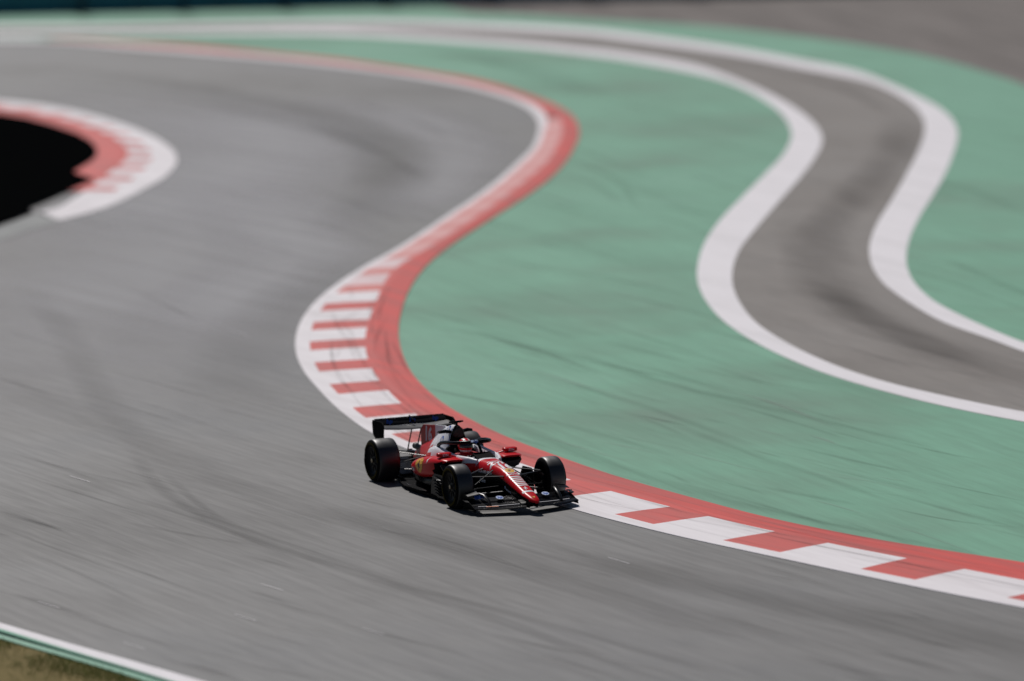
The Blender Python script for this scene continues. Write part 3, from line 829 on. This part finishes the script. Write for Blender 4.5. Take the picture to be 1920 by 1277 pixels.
obj('rear_structure', *loft([sec(-3.5, 0, 0.07, 0.26, 0.42, 3), sec(-4.0, 0, 0.045, 0.32, 0.40, 3)]), M['carbon'], car, None, 40)
obj('rear_lamp', *boxv((-4.02, 0, 0.36), (0.03, 0.06, 0.10)), M['lamp'], car, bevel=0.006)
obj('exhaust_pipe', *tube([(-3.5, 0, 0.47), (-3.8, 0, 0.49)], [0.05, 0.055], 14), M['steel'], car, None, 40)

# --- halo
hp = []
for i in range(33):
    a = -math.pi * 0.5 + math.pi * i / 32
    y = 0.345 * math.sin(a)
    x = -1.55 + 0.50 * math.cos(a) ** 0.8 if math.cos(a) > 1e-6 else -1.55
    hp.append((x, y, 0.845 + 0.045 * max(0, math.cos(a))))
hp = [(-2.05, -0.30, 0.70), (-1.95, -0.325, 0.76), (-1.8, -0.34, 0.81)] + hp + [(-1.8, 0.34, 0.81), (-1.95, 0.325, 0.76), (-2.05, 0.30, 0.70)]
halo = obj('halo', *tube(hp, 0.031, 10, 1.0), M['carbon'], car, None, 50)
obj('halo_pillar', *tube([(-1.055, 0, 0.875), (-0.97, 0, 0.80), (-0.86, 0, 0.68), (-0.80, 0, 0.61)], [0.026, 0.022, 0.026, 0.04], 10, 1.0, (0, 1, 0)), M['carbon'], halo, None, 50)
obj('windscreen_trim', *plate([(-0.70, 0.668), (-0.93, 0.735), (-0.95, 0.725), (-0.80, 0.66)], 'y', -0.16, 0.16), M['carbon_matt'], car)
obj('halo_patch', *loft([[(-1.022 - 0.03, -0.13, 0.888), (-1.006, -0.13, 0.905 - 0.01), (-1.05, -0.13, 0.924), (-1.09, -0.13, 0.905)],
                        [(-1.012, -0.01, 0.888), (-1.012, -0.01, 0.90), (-1.046, -0.01, 0.926), (-1.09, -0.01, 0.91)]]), M['print_lblue'], halo)

# --- mirrors
for sgn in (-1, 1):
    mv, mf = loft([sec(x, sgn * 0.585, w, 0.715 - h, 0.715 + h, 5, 1, 16) for x, w, h in [(-1.045, 0.10, 0.022), (-1.065, 0.118, 0.034), (-1.13, 0.122, 0.038), (-1.15, 0.118, 0.036)]])
    mir = obj('mirror', mv, mf, M['red'], car, None, 50)
    obj('mirror_glass', *boxv((-1.153, sgn * 0.585, 0.715), (0.006, 0.2, 0.056)), M['glass'], mir)
    obj('mirror_stay', *tube([(-1.1, sgn * 0.56, 0.69), (-1.12, sgn * 0.53, 0.655)], [0.014, 0.02], 8, 1), M['red'], mir)
    obj('mirror_stay', *tube([(-1.1, sgn * 0.49, 0.70), (-1.12, sgn * 0.37, 0.665)], 0.012, 8, 1), M['red'], mir)

# --- wheels
def wheel(x, y, wid, R, sgn, name='wheel'):
    """sgn: +1 left side of the car, -1 right; outer face looks to sgn*y"""
    w = wid / 2
    hub = empty(name, (x, y, R), 0, car)
    rr = 0.235
    prof = [(-w + 0.012, rr), (-w, rr + 0.02), (-w - 0.004, rr + 0.055), (-w + 0.006, R - 0.035), (-w + 0.022, R - 0.012), (-w + 0.05, R - 0.002), (-w * 0.3, R), (w * 0.3, R),
            (w - 0.05, R - 0.002), (w - 0.022, R - 0.012), (w - 0.006, R - 0.035), (w + 0.004, rr + 0.055), (w, rr + 0.02), (w - 0.012, rr)]
    v, f = lathe_y(prof, 64)
    obj('tyre', v, f, [M['tyre'], M['sidewall']], hub, lambda c: 0 if math.hypot(c[0], c[2]) > R - 0.02 else 1, 60)
    # rim barrel and outer cover disc
    o = sgn
    v, f = join(lathe_y([(o * (w - 0.012), rr + 0.002), (o * (w - 0.03), rr - 0.012), (o * (w - 0.05), rr - 0.03), (o * (w - 0.055), 0.09), (o * (w - 0.035), 0.055), (o * (w - 0.035), 0.001)], 48))
    rim = obj('rim', v, f, M['rim'], hub, None, 50)
    v, f = lathe_y([(-o * (w - 0.012), rr + 0.002), (-o * (w - 0.09), rr - 0.02), (-o * (w - 0.12), 0.15), (-o * (w - 0.12), 0.001)], 32)
    obj('brake_drum', v, f, M['carbon_matt'], hub, None, 50)
    v, f = lathe_y([(o * (w + 0.0065), 0.272), (o * (w + 0.0095), 0.280), (o * (w + 0.009), 0.300), (o * (w + 0.0065), 0.308)], 64)
    keep = [q for i, q in enumerate(f) if ((i % 64) % 32) < 27]
    obj('sidewall_band', v, keep, M['band'], hub, None, 50)
    v, f = lathe_y([(o * (w - 0.036), 0.04), (o * (w - 0.01), 0.036), (o * (w - 0.005), 0.02), (o * (w - 0.005), 0.001)], 6)
    obj('wheel_nut', v, f, M['nut'], hub, None, 20)
    sp = []
    for k in range(10):
        a = 2 * math.pi * k / 10
        c, s = math.cos(a), math.sin(a)
        sp.append(tube([(0.075 * c, o * (w - 0.045), 0.075 * s), (0.195 * math.cos(a + 0.12), o * (w - 0.05), 0.195 * math.sin(a + 0.12))], [0.014, 0.007], 6, 0.8, (0, 1, 0)))
    for q in sp:
        obj('spoke', *q, M['rim'], hub, None, 40)
    return hub
wheel(0, -0.81, 0.305, 0.3575, -1); wheel(0, 0.81, 0.305, 0.3575, 1)
wheel(-3.4, -0.7625, 0.405, 0.36, -1); wheel(-3.4, 0.7625, 0.405, 0.36, 1)

# --- suspension
for sgn in (-1, 1):
    for a, b, r in [((0.30, 0.13, 0.50), (0.02, 0.66, 0.50), 0.020), ((-0.42, 0.20, 0.54), (-0.03, 0.66, 0.50), 0.020),
                    ((0.32, 0.13, 0.26), (0.03, 0.67, 0.21), 0.022), ((-0.46, 0.22, 0.23), (-0.03, 0.67, 0.21), 0.022),
                    ((-0.05, 0.17, 0.56), (0.0, 0.65, 0.26), 0.017), ((0.16, 0.14, 0.33), (0.13, 0.66, 0.31), 0.015),
                    ((-2.75, 0.2, 0.46), (-3.36, 0.60, 0.50), 0.018), ((-3.62, 0.1, 0.42), (-3.44, 0.60, 0.50), 0.018),
                    ((-2.85, 0.2, 0.22), (-3.36, 0.60, 0.20), 0.02), ((-3.7, 0.1, 0.20), (-3.44, 0.60, 0.20), 0.02),
                    ((-3.05, 0.14, 0.42), (-3.40, 0.60, 0.26), 0.015), ((-3.45, 0.1, 0.30), (-3.42, 0.58, 0.34), 0.025)]:
        a = (a[0], sgn * a[1], a[2]); b = (b[0], sgn * b[1], b[2])
        mid = tuple((p + q) / 2 for p, q in zip(a, b))
        obj('suspension_arm', *tube([a, mid, b], [r * 1.3, r * 1.15, r], 8, 0.45), M['arm'], car, None, 50)

# --- front wing
def fwing(span, x0, z0, sweep, drop, chord, ang, y_in=0.0, tipz=0.0):
    st = []
    n = 12
    for i in range(n + 1):
        y = y_in + (span - y_in) * i / n
        u = y / 0.95
        st.append((y, x0 - sweep * u ** 1.2, z0 + drop * (1 - u) ** 2 + tipz * u ** 2, chord(u), ang(u)))
    return st
main_st = fwing(0.90, 1.22, 0.075, 0.30, 0.06, lambda u: 0.26 - 0.04 * u, lambda u: 4 + 4 * u, 0.0, 0.035)
full = [(-y, x, z, c, a) for y, x, z, c, a in main_st[::-1]][:-1] + main_st
fw = obj('front_wing', *foil(full, 0.10), M['carbon'], car, None, 45)
for sgn in (-1, 1):
    for x0, z0, ch, an in ((1.02, 0.125, 0.15, 14), (0.895, 0.165, 0.19, 15)):
        st = fwing(0.89, x0, z0, 0.28, 0.03, lambda u: ch * (1.1 - 0.25 * u), lambda u: an + 5 * u, 0.13)
        st = [(sgn * y, x, z, c, a) for y, x, z, c, a in st]
        obj('wing_flap', *foil(st, 0.10), M['carbon'], fw, None, 45)
    # thin white strip painting in the sunlit edge of the lower flap
    st = fwing(0.80, 1.035, 0.128, 0.28, 0.03, lambda u: 0.022, lambda u: 10, 0.16)
    obj('lit_edge_strip', *foil([(sgn * y, x, z, c, a) for y, x, z, c, a in st], 0.3), M['print_white'], fw, None, 45)
    ep = [(0.93, 0.06), (0.91, 0.10), (0.78, 0.15), (0.62, 0.20), (0.50, 0.20), (0.44, 0.13), (0.43, 0.05)]
    e_ = obj('wing_endplate', *plate(ep, 'y', sgn * 0.895 - 0.006, sgn * 0.895 + 0.006), M['carbon_matt'], fw)
    obj('endplate_blade', *foil([(sgn * 0.897, 0.88, 0.075, 0.42, 0), (sgn * 0.955, 0.80, 0.085, 0.28, 0)], 0.03), M['carbon_matt'], fw, None, 40)
    obj('endplate_winglet', *foil([(sgn * 0.90, 0.68, 0.19, 0.26, 8), (sgn * 0.955, 0.64, 0.20, 0.18, 8)], 0.06), M['arm'], fw, None, 40)
    obj('endplate_winglet', *foil([(sgn * 0.70, 0.62, 0.30, 0.2, 10), (sgn * 0.89, 0.60, 0.27, 0.2, 10)], 0.06), M['arm'], fw, None, 40)
    # curved turning vane on the upper flap
    obj('turning_vane', *tube([(0.90, sgn * 0.62, 0.13), (0.80, sgn * 0.62, 0.22), (0.66, sgn * 0.63, 0.285), (0.52, sgn * 0.66, 0.30)], [0.01, 0.014, 0.016, 0.012], 8, 2.2, (0, 1, 0)), M['arm'], fw, None, 50)
    obj('wing_pylon', *plate([(1.18, 0.10), (1.22, 0.20), (1.08, 0.22), (1.0, 0.10)], 'y', sgn * 0.07 - 0.008, sgn * 0.07 + 0.008), M['carbon'], fw)
    obj('tip_stay', *tube([(0.5, sgn * 0.895, 0.215), (0.49, sgn * 0.98, 0.22)], 0.007, 6), M['arm'], fw)

# --- rear wing
def rw(z0, x0, ch, an, dip, span=0.635):
    st = []
    for i in range(17):
        y = -span + 2 * span * i / 16
        u = 1 - (y / span) ** 2
        st.append((y, x0, z0 - dip * u, ch, an))
    return st
M['gloss'] = solid('glossy carbon', (0.02, 0.02, 0.022), 0.38, spec=0.9)
rwing = obj('rear_wing', *foil(rw(0.83, -3.66, 0.27, 9, 0.035), 0.10), M['gloss'], car, None, 45)
obj('wing_flap', *foil(rw(0.865, -3.90, 0.13, 34, 0.02), 0.10), M['carbon'], rwing, None, 45)
obj('wing_flap', *foil(rw(0.905, -3.985, 0.09, 38, 0.0), 0.10), M['carbon'], rwing, None, 45)
obj('wing_actuator', *loft([sec(-3.85, 0, 0.018, 0.88, 0.93, 3, 1, 12), sec(-4.03, 0, 0.018, 0.90, 0.985, 3, 1, 12)]), M['carbon'], rwing, None, 40)
for sgn in (-1, 1):
    rings = []
    for z, y, x0, x1 in [(0.50, 0.52, -3.80, -4.0), (0.60, 0.60, -3.72, -4.05), (0.70, 0.64, -3.62, -4.09), (0.90, 0.648, -3.58, -4.10), (0.945, 0.645, -3.66, -4.08)]:
        rings.append([(x0, sgn * y - 0.008, z), (x1, sgn * y - 0.008, z), (x1, sgn * y + 0.008, z), (x0, sgn * y + 0.008, z)])
    obj('wing_endplate', *loft(rings), M['carbon_matt'], rwing, None, 30)
    obj('wing_pylon', *tube([(-3.95, sgn * 0.085, 0.36), (-3.86, sgn * 0.085, 0.55), (-3.76, sgn * 0.085, 0.72), (-3.72, sgn * 0.085, 0.81)], [0.02, 0.018, 0.018, 0.02], 8, 0.5, (0, 1, 0)), M['carbon'], rwing, None, 50)

# ------------------------------------------------------------------ prints on the car
BV = {'chassis': BVHTree.FromPolygons([Vector(v) for v in cv], cf), 'cover': BVHTree.FromPolygons([Vector(v) for v in ev], ef),
      'pod_r': BVHTree.FromPolygons([Vector(v) for v in PODS[0][0]], PODS[0][1]), 'pod_l': BVHTree.FromPolygons([Vector(v) for v in PODS[1][0]], PODS[1][1])}
def text_mesh(body, size, shear=0.0):
    cu = bpy.data.curves.new('tmp', 'FONT')
    cu.body = body; cu.size = size; cu.align_x = 'CENTER'; cu.align_y = 'CENTER'; cu.shear = shear; cu.resolution_u = 2; cu.offset = size * 0.05
    o = bpy.data.objects.new('tmp', cu)
    COL.objects.link(o)
    bpy.context.view_layer.update()
    me = o.evaluated_get(bpy.context.evaluated_depsgraph_get()).to_mesh()
    V = [tuple(v.co) for v in me.vertices]; Fc = [tuple(p.vertices) for p in me.polygons]
    o.to_mesh_clear() if hasattr(o, 'to_mesh_clear') else None
    bpy.data.objects.remove(o); bpy.data.curves.remove(cu)
    return V, Fc
def decal(name, vf, origin, u, v, mat, bv=None, off=0.0035, parent=None):
    """lay a flat drawing (x along u, y along v) on the car's skin, shot along -n; what misses the skin is trimmed"""
    u, v, O = Vector(u).normalized(), Vector(v).normalized(), Vector(origin)
    n = u.cross(v).normalized()
    if bv:
        bm = bmesh.new()
        vs = [bm.verts.new(q) for q in vf[0]]
        for f in vf[1]:
            try: bm.faces.new([vs[i] for i in f])
            except ValueError: pass
        bmesh.ops.triangulate(bm, faces=bm.faces)
        for _ in range(3):
            long = [e for e in bm.edges if e.calc_length() > 0.035]
            if not long: break
            bmesh.ops.subdivide_edges(bm, edges=long, cuts=1)
            bmesh.ops.triangulate(bm, faces=bm.faces)
        bm.verts.index_update()
        vf = ([tuple(q.co) for q in bm.verts], [tuple(q.index for q in f.verts) for f in bm.faces])
        bm.free()
    V, ok = [], []
    for x, y, _ in vf[0]:
        p = O + u * x + v * y
        good = True
        if bv:
            h = BV[bv].ray_cast(p + n * 0.3, -n, 1.6)
            good = h[0] is not None and abs(h[1].dot(n)) > 0.12 and (h[0] - p).dot(n) > -(0.9 if abs(O.y) > 0.5 else 0.8)
            if h[0] is not None: p = h[0] + n * off
        else: p = p + n * off
        V.append(p); ok.append(good)
    Fc = [f for f in vf[1] if all(ok[i] for i in f)]
    return obj(name, V, Fc, mat, parent or car)
def grid(w, h, nx=8, ny=3):
    V = [(-w / 2 + w * i / nx, -h / 2 + h * j / ny, 0) for j in range(ny + 1) for i in range(nx + 1)]
    Fc = [(j * (nx + 1) + i, j * (nx + 1) + i + 1, (j + 1) * (nx + 1) + i + 1, (j + 1) * (nx + 1) + i) for j in range(ny) for i in range(nx)]
    return V, Fc
def disc(r, k=24, sy=1.0):
    V = [(0, 0, 0)] + [(r * math.cos(2 * math.pi * i / k), sy * r * math.sin(2 * math.pi * i / k), 0) for i in range(k)]
    return V, [(0, 1 + i, 1 + (i + 1) % k) for i in range(k)]
def shield(w, h):
    o = [(-0.5, 0.5), (0, 0.5), (0.5, 0.5), (0.5, 0.1), (0.42, -0.15), (0.25, -0.36), (0, -0.5), (-0.25, -0.36), (-0.42, -0.15), (-0.5, 0.1)]
    V = [(0, 0, 0)] + [(x * w, y * h, 0) for x, y in o]
    return V, [(0, 1 + i, 1 + (i + 1) % len(o)) for i in range(len(o))]
def horse(h):
    o = [(-0.16, -0.5), (-0.06, -0.5), (-0.06, -0.2), (0.06, -0.12), (0.22, -0.26), (0.28, -0.2), (0.12, 0.04), (0.14, 0.16), (0.3, 0.1), (0.32, 0.18), (0.12, 0.28),
         (0.16, 0.46), (0.04, 0.5), (-0.06, 0.36), (-0.1, 0.1), (-0.26, 0.2), (-0.34, 0.06), (-0.2, -0.02), (-0.2, -0.2)]
    P = [Vector((x * h, y * h, 0)) for x, y in o]
    return [tuple(p) for p in P], tessellate_polygon([P])
# nose top, read from the front: letters run to the car's left as seen from ahead (u = +y), tops towards the cockpit (v = -x)
U, Vv = (0, 1, 0), (-1, 0, 0)
slope = lambda x: (-1, 0, 0.0)
zyn = text_mesh('ZYN', 0.17, 0.2)
zyn = ([(x, y * 1.3, z) for x, y, z in zyn[0]], zyn[1])
decal('lettering', zyn, (-0.235, 0.0, 0.9), U, Vv, M['print_white'], 'chassis')
decal('stripe', grid(0.27, 0.02), (-0.38, 0.0, 0.9), U, Vv, M['print_white'], 'chassis')
n16 = text_mesh('16', 0.23, 0.12)
n16 = ([(x, y * 1.55, z) for x, y, z in n16[0]], n16[1])
decal('number', n16, (0.03, 0.005, 0.9), U, Vv, M['print_white'], 'chassis', 0.006)
dd = decal('badge', disc(0.082, 24, 1.05), (0.235, 0.0, 0.9), U, Vv, M['yellow'], 'chassis')
decal('badge_figure', horse(0.085), (0.235, 0.0, 0.9), U, Vv, M['print_black'], 'chassis', 0.006)
decal('badge_ring', ([(x * 1.22, y * 1.22, 0) for x, y, _ in disc(0.082)[0]], disc(0.082)[1]), (0.235, 0.0, 0.9), U, Vv, M['print_white'], 'chassis', 0.002)
decal('lettering', text_mesh('UniCredit', 0.055), (0.375, 0.0, 0.9), U, Vv, M['print_white'], 'chassis')
for k in range(6):
    x = 0.46 + 0.062 * k
    decal('stripe', grid(0.205 - 0.004 * k, 0.032), (x, 0.0, 0.9), U, Vv, M['print_white'], 'chassis')
decal('emblem', horse(0.11), (0.88, 0.0, 0.9), U, Vv, M['print_white'], 'chassis')
decal('stripe', grid(0.205, 0.05), (0.985, 0.0, 0.9), U, Vv, M['print_white'], 'chassis')
decal('badge', shield(0.04, 0.05), (1.21, 0.0, 0.9), U, Vv, M['yellow'], 'chassis')
# sides of the chassis
for sgn, bv in ((-1, 'chassis'), (1, 'chassis')):
    u = (1, 0, 0) if sgn < 0 else (-1, 0, 0)
    decal('badge', shield(0.075, 0.10), (-0.70, sgn * 0.9, 0.545), u, (0, 0, 1), M['yellow'], 'chassis')
    decal('badge_figure', horse(0.07), (-0.70, sgn * 0.9, 0.545), u, (0, 0, 1), M['print_black'], 'chassis', 0.006)
    decal('lettering', text_mesh('RICHARD MILLE', 0.062), (-0.32, sgn * 0.9, 0.50), u, (0.0, 0, 1), M['print_white'], 'chassis')
    decal('lettering', text_mesh('Ceva', 0.085, 0.25), (-0.40, sgn * 0.9, 0.355), u, (0, 0, 1), M['print_white'], 'chassis')
    decal('lettering', text_mesh('Peroni', 0.08, 0.2), (0.45, sgn * 0.9, 0.30), (u[0] * 0.95, 0, -0.3 if sgn < 0 else 0.3), (0.3 * u[0] * (1 if sgn < 0 else 1), 0, 0.95), M['print_lblue'], 'chassis')
    pod = 'pod_r' if sgn < 0 else 'pod_l'
    decal('badge', shield(0.34, 0.25), (-1.72, sgn * 1.2, 0.475), u, (0, 0, 1), M['yellow'], pod)
    decal('badge_figure', horse(0.18), (-1.72, sgn * 1.2, 0.48), u, (0, 0, 1), M['print_black'], pod, 0.006)
    decal('emblem', horse(0.10), (-1.38, sgn * 1.2, 0.60), u, (0, 0, 1), M['print_white'], pod)
    decal('lettering', text_mesh('VGW', 0.10), (-2.12, sgn * 1.2, 0.36), u, (0, 0, 1), M['print_white'], pod)
    decal('stripe', grid(0.26, 0.11), (-2.20, sgn * 0.47, 0.9), (1, 0, 0), (0, 1, 0), M['print_white'], pod)
    decal('emblem', disc(0.075), (-2.12, sgn * 0.9, 0.985), u, (0, 0, 1), M['print_blue'], 'cover')
    decal('lettering', text_mesh('hp', 0.10, 0.3), (-2.12, sgn * 0.9, 0.99), u, (0, 0, 1), M['print_white'], 'cover', 0.006)
    decal('emblem', disc(0.07), (-2.22, sgn * 0.9, 0.79), u, (0, 0, 1), M['print_blue'], 'cover')
    decal('lettering', text_mesh('hp', 0.10, 0.3), (-2.22, sgn * 0.9, 0.80), u, (0, 0, 1), M['print_white'], 'cover', 0.006)
    decal('stripe', grid(0.025, 0.34, 2, 6), (-1.955, sgn * 0.9, 0.84), u, (0, 0, 1), M['print_blue'], 'cover')
    decal('number', text_mesh('16', 0.33, 0.08), (-3.17, sgn * 0.013, 0.755), u, (0, 0, 1), M['print_white'])
    decal('lettering', text_mesh('ZYN', 0.05), (-1.04, sgn * 0.585, 0.715), (0, 1, 0), (0, 0, 1), M['print_white'], None, 0.0035)
    # roundels on the front wing flaps
    base = (0.745, sgn * 0.40, 0.238)
    uu, vv = (0, 1, 0), (-0.95, 0, 0.30)
    r1 = decal('emblem', disc(0.062), base, uu, vv, M['print_lblue'], None, 0.004, fw)
    decal('lettering', text_mesh('hp', 0.085, 0.3), base, uu, vv, M['print_blue'], None, 0.007, fw)
decal('lettering', text_mesh('IBM', 0.10), (0.60, -0.70, 0.235), (0.0, 1, 0), (-0.7, 0, 0.7), M['print_blue'], None, 0.02, fw)
decal('lettering', text_mesh('hp', 0.075, 0.3), (-0.995, -0.07, 0.90), (0.25, 1, 0), (-0.6, 0, 0.8), M['print_blue'], None, 0.02, halo)
for y in (-0.42, 0.0, 0.42):
    decal('lettering', text_mesh('hp', 0.11, 0.3), (-3.93, y, 0.905), (0, 1, 0), (-0.6, 0, 0.8), M['print_blue'], None, 0.022, rwing)
decal('stripe', grid(0.2, 0.025), (0.96, -0.62, 0.125), (0.25, 1, 0), (-1, 0, 0.25), M['orange'], None, 0.02, fw)

# --- steering wheel
obj('steering_wheel', *join(boxv((-1.12, 0, 0.615), (0.03, 0.20, 0.10)), tube([(-1.125, -0.13, 0.665), (-1.13, -0.14, 0.61), (-1.125, -0.11, 0.565)], 0.018, 8), tube([(-1.125, 0.13, 0.665), (-1.13, 0.14, 0.61), (-1.125, 0.11, 0.565)], 0.018, 8)), M['carbon'], car)

# ------------------------------------------------------------------ driver
drv = empty('person', (CAR_X, CAR_Y, 0), CAR_YAW)
tag(drv, 'driver in red suit and red and white helmet seated behind the halo', 'person')
def skin(name, verts, edges, radii, mat, parent, root=0, sub=1):
    me = bpy.data.meshes.new(name)
    me.from_pydata(verts, edges, [])
    o = bpy.data.objects.new(name, me)
    COL.objects.link(o)
    sm = o.modifiers.new('skin', 'SKIN')
    sm.use_smooth_shade = True
    for i, r in enumerate(radii):
        rr = r if isinstance(r, tuple) else (r, r)
        me.skin_vertices[0].data[i].radius = rr
        me.skin_vertices[0].data[i].use_root = (i == root)
    ss = o.modifiers.new('sub', 'SUBSURF'); ss.levels = ss.render_levels = sub
    bpy.context.view_layer.update()
    m2 = bpy.data.meshes.new_from_object(o.evaluated_get(bpy.context.evaluated_depsgraph_get()))
    m2.name = name
    bpy.data.objects.remove(o)
    m2.materials.clear(); m2.materials.append(mat)
    for p in m2.polygons: p.use_smooth = True
    n = bpy.data.objects.new(name, m2)
    COL.objects.link(n); n.parent = parent
    return n
bv_ = [(-1.30, 0, 0.26), (-1.45, 0, 0.38), (-1.58, 0, 0.50), (-1.63, 0, 0.59), (-1.63, 0, 0.68),
       (-1.60, -0.19, 0.56), (-1.42, -0.245, 0.46), (-1.19, -0.155, 0.60), (-1.60, 0.19, 0.56), (-1.42, 0.245, 0.46), (-1.19, 0.155, 0.60),
       (-1.18, -0.10, 0.28), (-0.85, -0.10, 0.42), (-1.18, 0.10, 0.28), (-0.85, 0.10, 0.42)]
be_ = [(0, 1), (1, 2), (2, 3), (3, 4), (3, 5), (5, 6), (6, 7), (3, 8), (8, 9), (9, 10), (0, 11), (11, 12), (0, 13), (13, 14)]
skin('body', bv_, be_, [0.15, 0.15, 0.17, 0.12, 0.065, 0.085, 0.055, 0.04, 0.085, 0.055, 0.04, 0.085, 0.065, 0.085, 0.065], M['suit'], drv)
for sgn in (-1, 1):
    hv = [(-1.19, sgn * 0.155, 0.60), (-1.145, sgn * 0.145, 0.625)]
    he = [(0, 1)]
    rad = [0.036, 0.034]
    for k, (dy, L) in enumerate([(-0.024, 0.05), (-0.008, 0.056), (0.009, 0.053), (0.025, 0.044)]):
        i = len(hv)
        hv += [(-1.115, sgn * 0.155, 0.625 + dy), (-1.10, sgn * 0.132, 0.622 + dy), (-1.112, sgn * (0.132 - L * 0.45), 0.62 + dy)]
        he += [(1, i), (i, i + 1), (i + 1, i + 2)]
        rad += [0.0105, 0.0095, 0.0085]
    i = len(hv)
    hv += [(-1.15, sgn * 0.115, 0.645), (-1.125, sgn * 0.10, 0.655)]
    he += [(1, i), (i, i + 1)]
    rad += [0.012, 0.010]
    skin('glove', hv, he, rad, M['glove'], drv)
# helmet: shaped shell, visor band, white crown stripes
HX, HZ = -1.60, 0.752
def hel(u, v, s=1.0):
    """u: azimuth from the front, v: elevation"""
    rx, ry, rzt = 0.150, 0.122, 0.132
    cz = math.cos(v)
    x = rx * cz * math.cos(u); y = ry * cz * math.sin(u); z = rzt * math.sin(v)
    if z < 0:
        x *= 1 + (0.10 if x > 0 else -0.25) * min(1, -z / 0.1)
        y *= 1 - 0.15 * min(1, -z / 0.1)
    return (HX + x * s, y * s, HZ + z * s)
rings = [[hel(2 * math.pi * j / 32, -1.05 + (1.55 + 1.05) * i / 16) for j in range(32)] for i in range(17)]
v, f = loft(rings)
def hmat(c):
    y = abs(c[1]); dz = c[2] - HZ
    if dz > 0.05 and 0.03 < y < 0.055: return 1
    if -0.09 < dz < -0.05: return 1
    return 0
helmet = obj('helmet', v, f, [M['red'], M['print_white']], drv, hmat, 60)
rings = [[hel(-1.25 + 2.5 * j / 16, -0.12 + 0.5 * i / 5, 1.025) for j in range(17)] for i in range(6)]
V, Fc = [], []
for r in rings: V += r
for i in range(5):
    for j in range(16): Fc.append((i * 17 + j, i * 17 + j + 1, (i + 1) * 17 + j + 1, (i + 1) * 17 + j))
obj('visor', V, Fc, M['visor'], helmet, None, 60)
obj('visor_strip', [hel(-1.2 + 2.4 * j / 16, e, 1.03) for e in (0.36, 0.46) for j in range(17)],
    [(j, j + 1, 18 + j, 17 + j) for j in range(16)], M['print_lblue'], helmet, None, 60)
